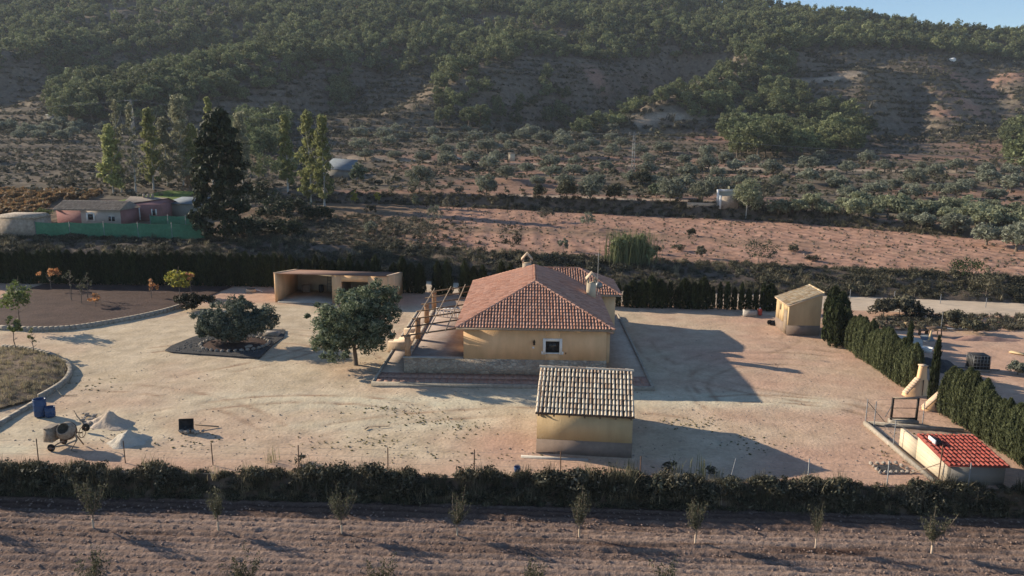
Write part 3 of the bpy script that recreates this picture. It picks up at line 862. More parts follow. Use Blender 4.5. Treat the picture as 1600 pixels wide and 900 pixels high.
# weeds between the sand
n = 620
wx = []
for _ in range(n):
    c = random.choice([(650, 655, 60, 10), (720, 668, 60, 14), (600, 640, 60, 8), (1080, 660, 60, 10), (560, 690, 120, 12), (1000, 735, 160, 8), (700, 712, 200, 10), (1420, 700, 60, 20), (1190, 690, 60, 14), (300, 690, 120, 14), (150, 600, 50, 14)])
    p = G(random.gauss(c[0], c[2] * .5), min(745, random.gauss(c[1], c[3] * .6)))
    if p.y > L2(np.array([p.x]))[0][0] + .2: wx.append(p)
wx = np.array([(p.x, p.y, -.06) for p in wx])
scatter('yard_weeds', 'small low weeds sprouting from the sandy yard', 'weeds', wx, rng.uniform(.06, .19, len(wx)), [bush_mesh(s, 'lf_weed', 40, .22, 5) for s in (81, 82)] + [tuft_mesh(83, 'lf_weed', 20, 1, .8, .06)], zs=rng.uniform(.5, 1, len(wx)))
# pebbles and crumbs of earth in the yard and clods in the field
def rockmesh(seed, mat):
    r = np.random.default_rng(seed); bm = bmesh.new(); bmesh.ops.create_icosphere(bm, subdivisions=1, radius=.5)
    for v in bm.verts: v.co = v.co * float(r.uniform(.7, 1.15)); v.co.z *= .7
    me = bpy.data.meshes.new('stone'); bm.to_mesh(me); bm.free(); me.materials.append(MATS[mat]); return me
n = 2200
px_ = rng.uniform(0, 1400, n); py_ = 500 + 240 * rng.random(n) ** .7
P = [G(a, b, -.05) for a, b in zip(px_, py_)]
P = np.array([(p.x, p.y, p.z + .01) for p in P if p.y > L2(np.array([p.x]))[0][0] + .3])
scatter('yard_pebbles', 'scattered pebbles and crumbs of earth on the sandy yard', 'pebbles', P, rng.uniform(.03, .13, len(P)) * rng.uniform(.5, 1.2, len(P)), [rockmesh(s, 'rock') for s in (1, 2)] + [rockmesh(3, 'clod')])
n = 6000
Xc = rng.uniform(-32, 32, n); Yc = 26 + 10.5 * rng.random(n)
kk = Yc < L1(Xc)[0] - .1
scatter('earth_clods', 'loose clods of turned earth over the ploughed field', 'clods', np.stack([Xc, Yc, 0 * Xc + FIELD_Z + .02], 1)[kk], rng.uniform(.04, .15, kk.sum()), [rockmesh(s, 'clod') for s in (4, 5, 6)])
n = 2500
tt = rng.random(n); Xr = rng.uniform(-20, 80, n); Yr = L5(Xr)[0] + (L6(Xr)[0] - L5(Xr)[0]) * tt
scatter('field_stubble', 'sparse grey stubble and clods across the red field', 'stubble', np.stack([Xr, Yr, terr_z(Xr, Yr)], 1), rng.uniform(.15, .5, n), [rockmesh(7, 'clod'), bush_mesh(84, 'lf_scrub', 30, .22, 4), tuft_mesh(85, 'lf_scrub_pale', 18, .8, .8, .07)])
# ================================================================ buildings
def ybox(name, mat, parent, x0, x1, y0, y1, z0, z1, top=0.0):
    return MB().box(x0, x1, y0, y1, z0, z1, top).obj(name, mat, parent)
def tile_face(name, mat, parent, P0, U, V, length, vmax, vmin=None, col=.225, course=.40, r=.085, seed=1, seg=4):
    """barrel tiles laid in columns up a roof plane: P0 eave start, U along the eave, V up the slope"""
    P0, U, V = Vector(P0), Vector(U).normalized(), Vector(V).normalized()
    N = U.cross(V).normalized()
    if N.z < 0: N = -N
    rr = random.Random(seed)
    Vs = []; Fs = []
    n = int(length / col)
    col = length / n
    for i in range(n):
        u = (i + .5) * col
        hi = vmax(u); lo = vmin(u) if vmin else 0.0
        v = lo
        while v < hi - .08:
            e = min(v + course + .04, hi)
            w = rr.gauss(0, .009); lift = rr.uniform(-.006, .016)
            b = len(Vs)
            for (vv, rad_, up) in ((v, r, .028 + lift), (e, r * .84, .0)):
                for k in range(seg + 1):
                    a = math.pi * k / seg
                    Vs.append(P0 + U * (u + w + math.cos(a) * rad_) + V * vv + N * (math.sin(a) * rad_ * .95 + up))
            for k in range(seg):
                Fs.append((b + k, b + k + 1, b + seg + 2 + k, b + seg + 1 + k))
            v += course
    o = link(name, mesh_np(name, np.array([tuple(v) for v in Vs]), np.array(Fs), mat), parent)
    o['kind'] = 'stuff'
    return o
def ridge_caps(parent, a, b, mat, r=.13, L=.42, lift=.05, seed=0):
    """a row of overlapping ridge tiles from a to b"""
    a, b = Vector(a), Vector(b); d = (b - a); n = max(1, int(d.length / L)); d.normalize(); L = (b - a).length / n
    x = d.cross(Vector((0, 0, 1))).normalized(); y = x.cross(d)
    Vs = []; Fs = []
    for i in range(n):
        k0 = len(Vs)
        for t, rr, up in ((i * L - .02, r, .02), ((i + 1) * L + .02, r * .86, 0)):
            for k in range(6):
                an = math.pi * k / 5
                Vs.append(tuple(a + d * t + x * math.cos(an) * rr + y * (math.sin(an) * rr * .9 + up + lift - .06)))
        for k in range(5): Fs.append((k0 + k, k0 + k + 1, k0 + 7 + k, k0 + 6 + k))
    o = link('ridge_tiles', mesh_np('ridge_tiles', np.array(Vs), np.array(Fs), mat), parent); o['kind'] = 'stuff'
    return o

# ---------------------------------------------------------------- the house
hp = G(632, 585)
house = thing('country_house', 'ochre house with terracotta hipped roof, pergola terrace and stone base in the sandy yard', 'house', (hp.x, hp.y, 0), rad(-1.2))
W, A, DP = 14.7, 4.35, 16.6        # whole front, where the closed block starts, depth
EV, OV, SL = 3.6, .5, .42        # eave height, overhang, roof slope
# base and terrace
ybox('stone_base', 'stone_wall', house, -.02, W + .06, -.06, .3, -.2, 1.28)
ybox('base_coping', 'concrete', house, -.08, A - .02, -.11, .34, 1.283, 1.345)
ybox('terrace_side_wall', 'stone_wall', house, -.02, .32, .302, DP, -.2, 1.2)
ybox('terrace_floor', 'terrace_tile', house, .322, A - .002, .302, DP, .7, 1.12)
# walls with a window opening in the front
wx0, wx1, wz0, wz1 = 10.32, 11.32, 1.83, 2.70
fw = MB()
fw.box(A, wx0, 0, .3, 1.2, EV); fw.box(wx1, W, 0, .3, 1.2, EV)
fw.box(wx0, wx1, 0, .3, 1.2, wz0); fw.box(wx0, wx1, 0, .3, wz1, EV)
fw.obj('front_wall', 'wall_ochre', house)
ybox('side_wall', 'wall_ochre', house, W - .3, W, .302, DP, -.2, EV)
lw = MB()
lw.box(A, A + .3, .302, 4.2, 0.6, EV); lw.box(A, A + .3, 5.3, 9.4, .6, EV); lw.box(A, A + .3, 10.6, DP, .6, EV)
lw.box(A, A + .3, 4.2, 5.3, 3.25, EV); lw.box(A, A + .3, 9.4, 10.6, 2.7, EV); lw.box(A, A + .3, 9.4, 10.6, .6, 1.9)
lw.obj('terrace_wall', 'wall_ochre', house)
ybox('terrace_door', 'beam_brown', house, A + .08, A + .14, 4.2, 5.3, 1.12, 3.25)
ybox('terrace_window', 'dark_glass', house, A + .12, A + .16, 9.4, 10.6, 1.9, 2.7)
ybox('rear_wall', 'wall_ochre', house, A, W, DP - .302, DP - .002, -.2, EV)
win = ybox('window', 'dark_glass', house, wx0, wx1, .13, .16, wz0, wz1)
fr = MB()
s = .2
fr.box(wx0 - s, wx0, -.05, .06, wz0 - .12, wz1 + s); fr.box(wx1, wx1 + s, -.05, .06, wz0 - .12, wz1 + s)
fr.box(wx0 - .002, wx1 + .002, -.048, .058, wz1, wz1 + s - .002)
fr.box(wx0 - s - .1, wx0 - s + .002, -.046, .05, wz0 - .12, wz0 + .1); fr.box(wx1 + s - .002, wx1 + s + .1, -.046, .05, wz0 - .12, wz0 + .1)
fr.obj('frame', 'white_paint', win)
ybox('sill', 'white_paint', win, wx0 - .04, wx1 + .04, -.09, .12, wz0 - .06, wz0 + .003)
gr = MB()
for k in range(9): gr.beam((wx0 + .06 + k * .11, .03, wz0), (wx0 + .06 + k * .11, .03, wz1), .014)
gr.beam((wx0, .03, wz0 + .25), (wx1, .03, wz0 + .25), .02); gr.beam((wx0, .03, wz1 - .2), (wx1, .03, wz1 - .2), .02)
gr.obj('window_grille', 'iron', win)
lamp = MB(); lamp.box(9.42, 9.56, -.16, -.04, 2.42, 2.62, .02); lamp.box(9.46, 9.52, -.1, .0, 2.62, 2.78); lamp.lathe([(.0, 2.86), (.1, 2.75), (.1, 2.72)], 8, Matrix.Translation((9.49, -.1, -.1)))
lamp.obj('wall_lamp', 'brass_lamp', house)
ybox('house_number', 'white_paint', house, 9.36, 9.50, -.015, .0, 2.12, 2.26)
ybox('vent_grille', 'rust_iron', house, 11.75, 11.82, -.02, .0, 1.75, 1.88)
# small lean-to on the right side
ybox('meter_cabinet', 'wall_ochre', house, W + .002, W + .62, 3.2, 4.6, -.2, 2.55)
cab = MB(); cab.add([(W - .02, 3.05, 2.85), (W - .02, 4.75, 2.85), (W + .8, 4.75, 2.58), (W + .8, 3.05, 2.58), (W - .02, 3.05, 2.77), (W - .02, 4.75, 2.77), (W + .8, 4.75, 2.5), (W + .8, 3.05, 2.5)], [(0, 3, 2, 1), (4, 5, 6, 7), (0, 4, 7, 3), (1, 2, 6, 5), (2, 3, 7, 6)])
cab.obj('cabinet_roof', 'tile_terracotta', house)
# roof: hip over the main block, hip wing to the right at the back
ex0, ex1, ey0, ey1 = A - OV, W + OV, -OV, DP + OV
xm = (ex0 + ex1) / 2; run = (ex1 - ex0) / 2; rz = EV + .12 + run * SL
hy0, hy1 = ey0 + run, ey1 - run + 1.2
ez = EV + .12
slab = MB()
slab.add([(ex0, ey0, ez), (ex1, ey0, ez), (ex1, ey1, ez), (ex0, ey1, ez), (xm, hy0, rz), (xm, hy1, rz), (ex0, ey0, ez - .14), (ex1, ey0, ez - .14), (ex1, ey1, ez - .14), (ex0, ey1, ez - .14)],
         [(0, 1, 4), (1, 2, 5, 4), (2, 3, 5), (3, 0, 4, 5), (0, 6, 7, 1), (1, 7, 8, 2), (2, 8, 9, 3), (3, 9, 6, 0), (6, 9, 8, 7)])
roof = slab.obj('roof', 'tile_brown', house)
cs = math.sqrt(1 + SL * SL)
TM = 'tile_terracotta'
tile_face('front_roof_tiles', TM, roof, (ex0, ey0 - .03, ez), (1, 0, 0), (0, 1, SL), ex1 - ex0, lambda u: min(u, ex1 - ex0 - u) * cs, seed=1)
tile_face('terrace_side_roof_tiles', TM, roof, (ex0 - .03, ey0, ez), (0, 1, 0), (1, 0, SL), ey1 - ey0, lambda u: min(u, run, (ey1 - ey0 - u) * run / (ey1 - hy1)) * cs, seed=2)
tile_face('drive_side_roof_tiles', TM, roof, (ex1 + .03, ey0, ez), (0, 1, 0), (-1, 0, SL), ey1 - ey0, lambda u: min(u, run, (ey1 - ey0 - u) * run / (ey1 - hy1)) * cs, seed=3)
tile_face('back_roof_tiles', TM, roof, (ex0, ey1 + .03, ez), (1, 0, 0), (0, -(ey1 - hy1), rz - ez), ex1 - ex0, lambda u: min(u, ex1 - ex0 - u) / run * math.hypot(ey1 - hy1, rz - ez), seed=4)
for a, b in (((ex0, ey0, ez), (xm, hy0, rz)), ((ex1, ey0, ez), (xm, hy0, rz)), ((xm, hy0, rz), (xm, hy1, rz)), ((ex0, ey1, ez), (xm, hy1, rz)), ((ex1, ey1, ez), (xm, hy1, rz))):
    ridge_caps(roof, a, b, TM)
# the wing
wy0, wy1, wxe = 11.6, 18.6, 17.1
wr = (wy1 - wy0) / 2; wm = (wy0 + wy1) / 2; wz = ez + .01 + wr * SL + .25; wsl = (wz - ez) / wr
ybox('wing_wall', 'wall_ochre', house, W + .003, wxe - .45, wy0 + .45, wy1 - .45, -.2, EV)
ybox('wing_rear_wall', 'wall_ochre', house, 9, W, DP + .003, wy1 - .45, -.2, EV)
ws = MB()
e2 = ez + .004
ws.add([(xm - 1, wy0, e2), (wxe, wy0, e2), (wxe, wy1, e2), (xm - 1, wy1, e2), (xm - 1, wm, wz), (wxe - wr, wm, wz), (W, wy0, e2 - .14), (wxe, wy0, e2 - .14), (wxe, wy1, e2 - .14), (W, wy1, e2 - .14)],
       [(0, 1, 5, 4), (1, 2, 5), (2, 3, 4, 5), (1, 0, 6, 7), (7, 8, 2, 1), (8, 9, 3, 2), (6, 9, 8, 7), (0, 4, 3)])
wroof = ws.obj('wing_roof', 'tile_brown', house)
wc = math.sqrt(1 + wsl * wsl)
def wing_low(u):       # the wing's tiles start where they rise out of the main slope
    x = xm - 1 + u
    if x > ex1: return 0
    zmain = ez + (ex1 - x) * SL
    return max(0, (min(zmain, rz) - e2) / wsl * wc)
tile_face('wing_front_tiles', TM, wroof, (xm - 1, wy0 - .02, e2), (1, 0, 0), (0, 1, wsl), wxe - xm + 1, lambda u: min(wr, wxe - xm + 1 - u) * wc, wing_low, seed=5)
tile_face('wing_end_tiles', TM, wroof, (wxe + .02, wy0, e2), (0, 1, 0), (-1, 0, wsl), wy1 - wy0, lambda u: min(u, wy1 - wy0 - u) * wc, seed=6)
for a, b in (((wxe, wy0, e2), (wxe - wr, wm, wz)), ((wxe, wy1, e2), (wxe - wr, wm, wz)), ((9.9, wm, wz), (wxe - wr, wm, wz))):
    ridge_caps(wroof, a, b, TM)
# chimneys with gabled tile caps
def chimney(x, y, z0, z1, w, d):
    c = ybox('chimney', 'wall_buff', house, x - w / 2, x + w / 2, y - d / 2, y + d / 2, z0, z1)
    p = MB()
    for sx_ in (-1, 1):
        for sy_ in (-1, 1): p.box(x + sx_ * (w / 2 - .07) - .07, x + sx_ * (w / 2 - .07) + .07, y + sy_ * (d / 2 - .07) - .07, y + sy_ * (d / 2 - .07) + .07, z1, z1 + .3)
    p.obj('chimney_posts', 'wall_buff', c)
    g = MB(); h = w * .62; o = .12; zc = z1 + .3
    for t0, t1 in ((0, .09),):
        pr = [(x - w / 2 - o, zc - .08), (x, zc + h), (x + w / 2 + o, zc - .08), (x + w / 2 + o, zc + .05), (x, zc + h + .14), (x - w / 2 - o, zc + .05)]
        V = [(a, y - d / 2 - o, b) for a, b in pr] + [(a, y + d / 2 + o, b) for a, b in pr]
        g.add(V, [(0, 1, 4, 5), (1, 2, 3, 4), (6, 11, 10, 7), (7, 10, 9, 8), (5, 4, 10, 11), (4, 3, 9, 10), (1, 0, 6, 7), (2, 1, 7, 8), (0, 5, 11, 6), (3, 2, 8, 9)])
    g.obj('chimney_cap', 'step_stone', c)
chimney(14.25, 9.0, 3.9, 5.35, .72, .72)
chimney(8.85, 13.6, 4.6, 6.15, .80, .7)
an = MB(); an.tube([(15.1, 12.6, 4.6), (15.1, 12.6, 7.3)], .022, 5)
for k in range(6): an.beam((14.85, 12.35 + k * .12, 7.1), (15.35, 12.35 + k * .12, 7.1), .012)
an.beam((15.1, 12.3, 7.1), (15.1, 13.0, 7.1), .015); an.obj('antenna', 'galvanised', house)
dish = MB(); dish.lathe([(0, .1), (.16, .07), (.3, 0), (.29, -.02)], 14, Matrix.Translation((14.95, 9.6, 5.0)) @ Matrix.Rotation(rad(70), 4, 'X')); dish.tube([(14.85, 9.75, 4.1), (14.95, 9.66, 5.0)], .02, 5)
dish.obj('satellite_dish', 'galvanised', house)
# pergola: pillars, long rails and rafters
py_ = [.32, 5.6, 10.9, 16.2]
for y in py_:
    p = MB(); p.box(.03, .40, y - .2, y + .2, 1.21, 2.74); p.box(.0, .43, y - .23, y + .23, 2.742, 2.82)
    p.obj('pergola_pillar', 'pillar_brown_shaded', house)
zs = lambda x: 2.93 + (x - .2) * .165
for x in (.2, 1.75, 3.1):
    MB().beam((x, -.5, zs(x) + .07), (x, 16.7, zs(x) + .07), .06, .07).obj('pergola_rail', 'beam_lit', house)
for k in range(7):
    y = .25 + k * 2.65
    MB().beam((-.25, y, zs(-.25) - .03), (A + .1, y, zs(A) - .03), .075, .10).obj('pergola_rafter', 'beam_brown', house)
# balustrade at the back of the terrace
bal = MB()
for k in range(11):
    x = .75 + k * .33
    bal.lathe([(.05, 1.12), (.05, 1.2), (.035, 1.24), (.08, 1.42), (.04, 1.66), (.055, 1.74), (.05, 1.84)], 8, Matrix.Translation((x, 13.6 - .25 * math.sin(k / 10 * math.pi), 0)))
bal = bal.obj('balustrade', 'white_paint', house)
bt = MB()
for k in range(10):
    x = .75 + k * .33
    bt.beam((x - .03, 13.6 - .25 * math.sin(k / 10 * math.pi), 1.88), (x + .36, 13.6 - .25 * math.sin((k + 1) / 10 * math.pi), 1.88), .16, .09)
bt.obj('handrail', 'white_paint', bal)
# side steps up to the terrace
for k in range(5):
    ybox('step', 'step_stone', house, -2.3 + k * .46, -.022, 6.4, 9.0 , -.2 + k * .002, .22 + k * .2)
ybox('step_wall', 'step_stone', house, -2.3, -.024, 5.9, 6.398, -.2, .75)
ybox('step_wall', 'step_stone', house, -1.5, -.024, 9.002, 9.5, -.2, 1.05)
# pavement round the house
pv = MB(); z1 = .16
def quad_slab(mb, pts, z0, z1): mb.prism([(p[0], p[1]) for p in pts], z0, z1)
pav = MB().box(-1.75, W + 3.0, -2.35, -.062, -.2, z1).box(-1.75, -.022, -.06, 19.5, -.2, z1 - .003).box(W + .062, W + 3.0, -.06, 19.5, -.2, z1 - .003)
pav = pav.obj('pavement', 'pave_dust', None); pav.location = house.location; pav.rotation_euler = house.rotation_euler; pav['kind'] = 'structure'
ed = MB().box(-1.95, W + 3.2, -2.55, -2.352, -.2, z1 + .05).box(-1.95, -1.752, -2.35, 19.5, -.2, z1 + .047).box(W + 3.002, W + 3.2, -2.35, 19.5, -.2, z1 + .047)
ed.obj('pavement_edging', 'kerb_stone', pav)
tl = MB()
rr = random.Random(4)
for k in range(34):
    x = -1.7 + k * .57
    tl.box(x + .01, x + .56, -2.3, -1.2, z1 - .01, z1 + rr.uniform(.004, .008))
    tl.box(x + .01, x + .56, -1.19, -.08, z1 - .01, z1 + rr.uniform(.004, .008))
t_ = tl.obj('pavement_slabs', 'pave_red', pav); t_['kind'] = 'stuff'

# ---------------------------------------------------------------- the small barn in front
sp = G(838, 707)
barn = thing('small_barn', 'small ochre barn with weathered pale barrel-tile roof standing before the house', 'barn', (sp.x, sp.y, 0), rad(-6.0))
BW, BD, BE, BR = 5.25, 6.3, 2.42, 3.92
ybox('plinth_band', 'plinth_brown', barn, -.012, BW + .012, -.012, BD + .012, -.3, .82)
wb = MB().box(0, BW, 0, BD, .821, BE)
wb.add([(0, 0, BE), (0, BD, BE), (0, BD / 2, BR), (BW, 0, BE), (BW, BD, BE), (BW, BD / 2, BR)], [(0, 2, 1), (3, 4, 5), (0, 3, 5, 2), (1, 2, 5, 4)])
wb.obj('wall', 'wall_cream', barn)
bo = .18; bs = (BR - BE) / (BD / 2); e0 = BE - bo * bs + .06
rb = MB().add([(-.08, -bo, e0), (BW + .08, -bo, e0), (BW + .08, BD / 2, BR + .06), (-.08, BD / 2, BR + .06), (-.08, BD + bo, e0), (BW + .08, BD + bo, e0), (-.08, -bo, e0 - .07), (BW + .08, -bo, e0 - .07), (BW + .08, BD + bo, e0 - .07), (-.08, BD + bo, e0 - .07)],
              [(0, 1, 2, 3), (3, 2, 5, 4), (0, 6, 7, 1), (4, 5, 8, 9), (0, 3, 4), (1, 5, 2), (6, 9, 8, 7)])
broof = rb.obj('roof', 'tile_channel', barn)
sl = math.hypot(BD / 2 + bo, BR + .06 - e0)
tile_face('front_tiles', 'tile_aged', broof, (-.1, -bo - .04, e0 + .01), (1, 0, 0), (0, 1, bs), BW + .2, lambda u: sl + .02, None, .205, .42, .074, 11, 5)
tile_face('back_tiles', 'tile_aged', broof, (-.1, BD + bo + .04, e0 + .01), (1, 0, 0), (0, -1, bs), BW + .2, lambda u: sl + .02, None, .20, .42, .072, 12, 4)
ridge_caps(broof, (-.1, BD / 2, BR + .07), (BW + .1, BD / 2, BR + .07), 'tile_aged', .12, .42, .06)
for k in range(7):
    x = .1 + k * (BW - .2) / 6
    MB().box(x - .045, x + .045, -bo - .03, .0, e0 - .16, e0 - .072).obj('rafter_end', 'beam_brown', barn)
MB().box(-.04, -.013, 1.6, 3.0, 0, 2.0).obj('side_door', 'wood_weathered', barn)
ybox('ground_sill', 'concrete', barn, -.8, BW * .55, -.75, -.55, -.2, .05)

# ---------------------------------------------------------------- small yellow shed by the cypress hedge
p0 = G(1230, 523); 
shed = thing('tool_shed', 'small yellow lean-to shed with pale tile roof at the corner of the cypress hedge', 'shed', (p0.x, p0.y, 0), rad(-1))
SW, SD, SL0, SH0 = 2.85, 3.5, 2.62, 3.70
ybox('plinth_band', 'plinth_brown', shed, -.012, SW + .012, -.012, SD + .012, -.3, .86)
ws = MB()
# left wall in pieces round door and window
ws.add([(0, 0, .861), (SW, 0, .861), (SW, 0, SH0), (0, 0, SL0)], [(0, 1, 2, 3)])
ws.add([(0, SD, .861), (SW, SD, .861), (SW, SD, SH0), (0, SD, SL0)], [(3, 2, 1, 0)])
ws.add([(SW, 0, .861), (SW, SD, .861), (SW, SD, SH0), (SW, 0, SH0)], [(0, 1, 2, 3)])
ws.box(0, .2, .001, .35, .861, SL0); ws.box(0, .2, 1.2, 2.1, .861, SL0); ws.box(0, .2, 2.5, SD - .001, .861, SL0)
ws.box(0, .2, .35, 1.2, 2.1, SL0); ws.box(0, .2, 2.1, 2.5, .861, 1.75); ws.box(0, .2, 2.1, 2.5, 2.3, SL0)
ws.obj('wall', 'wall_cream', shed)
ybox('door', 'wood_weathered', shed, -.03, .06, .35, 1.2, -.05, 2.1)
ybox('window', 'dark_glass', shed, .10, .14, 2.1, 2.5, 1.75, 2.3)
ss = (SH0 - SL0) / SW; o_ = .16
rs = MB(); q = lambda x: SL0 + x * ss + .03
rs.add([(-o_, -o_, q(-o_)), (SW + .1, -o_, q(SW + .1)), (SW + .1, SD + o_, q(SW + .1)), (-o_, SD + o_, q(-o_)), (-o_, -o_, q(-o_) + .08), (SW + .1, -o_, q(SW + .1) + .08), (SW + .1, SD + o_, q(SW + .1) + .08), (-o_, SD + o_, q(-o_) + .08)],
       [(0, 3, 2, 1), (4, 5, 6, 7), (0, 1, 5, 4), (1, 2, 6, 5), (2, 3, 7, 6), (3, 0, 4, 7)])
sroof = rs.obj('roof', 'step_stone', shed)
tile_face('tiles', 'tile_cream', sroof, (-o_ - .03, -o_, q(-o_) + .085), (0, 1, 0), (1, 0, ss), SD + 2 * o_, lambda u: math.hypot(1, ss) * (SW + .1 + o_), None, .24, .42, .085, 21)
ridge_caps(sroof, (SW + .1, -o_, q(SW + .1) + .1), (SW + .1, SD + o_, q(SW + .1) + .1), 'tile_cream', .11)

# ---------------------------------------------------------------- the carport
c0 = G(430, 471)
car = thing('carport', 'long low ochre carport with open bay and flat tiled roof before the dark hedge', 'carport', (c0.x, c0.y, 0), rad(-4.5))
CW, CD, CH = 12.2, 6.2, 2.95
H2 = CH - .75
def sloped(name, x0, x1, dz):
    MB().add([(x0, 0, -.2), (x1, 0, -.2), (x1, CD, -.2), (x0, CD, -.2), (x0, 0, CH + dz), (x1, 0, CH + dz), (x1, CD, H2 + dz), (x0, CD, H2 + dz)], [(0, 3, 2, 1), (4, 5, 6, 7), (0, 1, 5, 4), (1, 2, 6, 5), (2, 3, 7, 6), (3, 0, 4, 7)]).obj(name, 'wall_ochre', car)
sloped('side_wall', 0, .3, .06)
ybox('back_wall', 'wall_buff', car, .302, CW - .3, CD - .3, CD, -.2, H2 - .02)
ybox('divider_wall', 'wall_buff', car, 6.1, 6.35, .302, CD - .302, -.2, H2 - .02)
cf = MB().box(6.1, 7.1, 0, .3, -.2, CH - .02).box(9.9, CW - .302, 0, .3, -.2, CH - .02).box(7.1, 9.9, 0, .3, 2.3, CH - .02)
cf.obj('front_wall', 'wall_ochre', car)
sloped('end_wall', CW - .3, CW, .06)
cr_ = MB().add([(.302, -.1, CH), (CW - .302, -.1, CH), (CW - .302, CD + .1, H2), (.302, CD + .1, H2), (.302, -.1, CH + .06), (CW - .302, -.1, CH + .06), (CW - .302, CD + .1, H2 + .06), (.302, CD + .1, H2 + .06)],
               [(0, 3, 2, 1), (4, 5, 6, 7), (0, 1, 5, 4), (1, 2, 6, 5), (2, 3, 7, 6), (3, 0, 4, 7)])
croof = cr_.obj('roof', 'roof_flat', car)
for x in (.15, CW - .15): MB().beam((x, -.04, CH + .09), (x, CD + .04, H2 + .09), .36, .06).obj('wall_coping', 'step_stone', car)
fl = ybox('carport_floor', 'concrete', None, .3, 6.1, -.1, CD - .3, -.15, .035)
fl.location = car.location; fl.rotation_euler = car.rotation_euler; fl['kind'] = 'structure'
# things kept in the open bay
Mc = Matrix.Translation(car.location) @ Matrix.Rotation(rad(-4.5), 4, 'Z')
def in_car(x, y, z=.03): return Mc @ Vector((x, y, z))
t = thing('work_table', 'low dark table at the back wall inside the carport', 'table', in_car(5.1, 5.2), rad(-4.5))
ybox('table_top', 'wood_weathered', t, -.7, .7, -.35, .35, .68, .75)
for a in (-.62, .62):
    for b in (-.28, .28): ybox('leg', 'wood_weathered', t, a - .04, a + .04, b - .04, b + .04, 0, .68)
t = thing('wooden_crate', 'dark slatted crate on the carport floor by its left corner', 'crate', in_car(1.6, 5.1), rad(5))
for k in range(4): ybox('slat', 'wood_weathered', t, -.42, .42, -.3, .3, .02 + k * .2, .18 + k * .2)
ybox('post', 'beam_brown', t, -.44, -.38, -.32, -.26, 0, .82); ybox('post', 'beam_brown', t, .38, .44, -.32, -.26, 0, .82)
t = thing('round_bin', 'small dark barrel standing in the carport between crate and table', 'barrel', in_car(3.2, 5.2))
MB().lathe([(0, 0), (.26, 0), (.29, .3), (.29, .5), (.26, .8), (0, .8)], 14).obj('body', 'plastic_dark', t, True)
MB().lathe([(.295, .25), (.305, .27), (.295, .29)], 14).obj('hoop', 'iron', t)
t = thing('step_ladder', 'thin metal trestle leaning at the carport back wall', 'ladder', in_car(4.0, 5.6), rad(-4.5))
for a in (-.2, .2): MB().beam((a, -.25, 0), (a, .2, 1.7), .05).obj('rail', 'galvanised', t)
for k in range(5): MB().beam((-.2, -.25 + .09 * k + .06, .2 + .34 * k), (.2, -.25 + .09 * k + .06, .2 + .34 * k), .04).obj('rung', 'galvanised', t)

# ---------------------------------------------------------------- kennel with red roof and its run
k0 = G(1477, 757)
ken = thing('kennel', 'low grey kennel with bright red tiled roof beside the cypress hedge', 'kennel', (k0.x, k0.y, 0), rad(-1))
KW, KD, KF, KB = 2.95, 3.1, 1.05, 1.36
ybox('front_wall', 'wall_grey', ken, 0.002, KW, 0, .2, -.3, KF - .02)  # front, end and back walls darker than the side: shade put into the colour
MB().add([(KW - .2, .202, -.3), (KW, .202, -.3), (KW, KD, -.3), (KW - .2, KD, -.3), (KW - .2, .202, KF - .02), (KW, .202, KF - .02), (KW, KD, KB - .03), (KW - .2, KD, KB - .03)], [(0, 3, 2, 1), (4, 5, 6, 7), (0, 1, 5, 4), (1, 2, 6, 5), (2, 3, 7, 6), (3, 0, 4, 7)]).obj('end_wall', 'wall_grey', ken)
ybox('back_wall', 'wall_grey', ken, .2, KW - .202, KD - .2, KD, -.3, KB - .02)
lw_ = MB().add([(0, 0, -.3), (.2, 0, -.3), (.2, KD, -.3), (0, KD, -.3), (0, 0, KF - .02), (.2, 0, KF - .02), (.2, KD, KB - .03), (0, KD, KB - .03)], [(0, 3, 2, 1), (4, 5, 6, 7), (0, 1, 5, 4), (1, 2, 6, 5), (2, 3, 7, 6), (3, 0, 4, 7)])
lw_.obj('side_wall', 'wall_buff', ken)
ybox('yard_wall', 'wall_buff', ken, -.02, .18, KD + .002, KD + 1.9, -.3, 1.05)
ks = (KB - KF) / KD
kr = MB().add([(-.05, -.14, KF - .14 * ks), (KW + .12, -.14, KF - .14 * ks), (KW + .12, KD + .1, KB + .1 * ks), (-.05, KD + .1, KB + .1 * ks), (-.05, -.14, KF - .14 * ks + .06), (KW + .12, -.14, KF - .14 * ks + .06), (KW + .12, KD + .1, KB + .1 * ks + .06), (-.05, KD + .1, KB + .1 * ks + .06)],
              [(0, 3, 2, 1), (4, 5, 6, 7), (0, 1, 5, 4), (1, 2, 6, 5), (2, 3, 7, 6), (3, 0, 4, 7)])
kroof = kr.obj('roof', 'tile_red', ken)
tile_face('tiles', 'tile_red', kroof, (-.06, -.17, KF - .17 * ks + .062), (1, 0, 0), (0, 1, ks), KW + .2, lambda u: (KD + .28) * math.hypot(1, ks), None, .235, .40, .085, 31)
ybox('roof_upstand', 'white_paint', ken, .28, .34, 1.9, 2.6, KB - .1, KB + .26)
ybox('roof_hatch', 'plastic_dark', ken, .362, .62, 1.9, 2.6, KB - .1, KB + .22)
def post_line(parent, pts, h, r, mat, tilt=None):
    for i, p in enumerate(pts):
        b = Vector(p); t_ = b + Vector((0, 0, h))
        if tilt and i in tilt: t_ = b + Vector(tilt[i])
        MB().tube([b - Vector((0, 0, .15)), t_], r, 6).obj('post', mat, parent)
a_, b_, c_ = G(1352, 662), G(1459, 752), G(1506, 674)
kb = thing('run_kerb', 'pale concrete kerb framing the dog run beside the red-roofed kennel', 'kerb')
MB().beam((a_.x, a_.y, .03), (b_.x, b_.y, .03), .26, .26).obj('long_kerb', 'kerb_stone', kb)
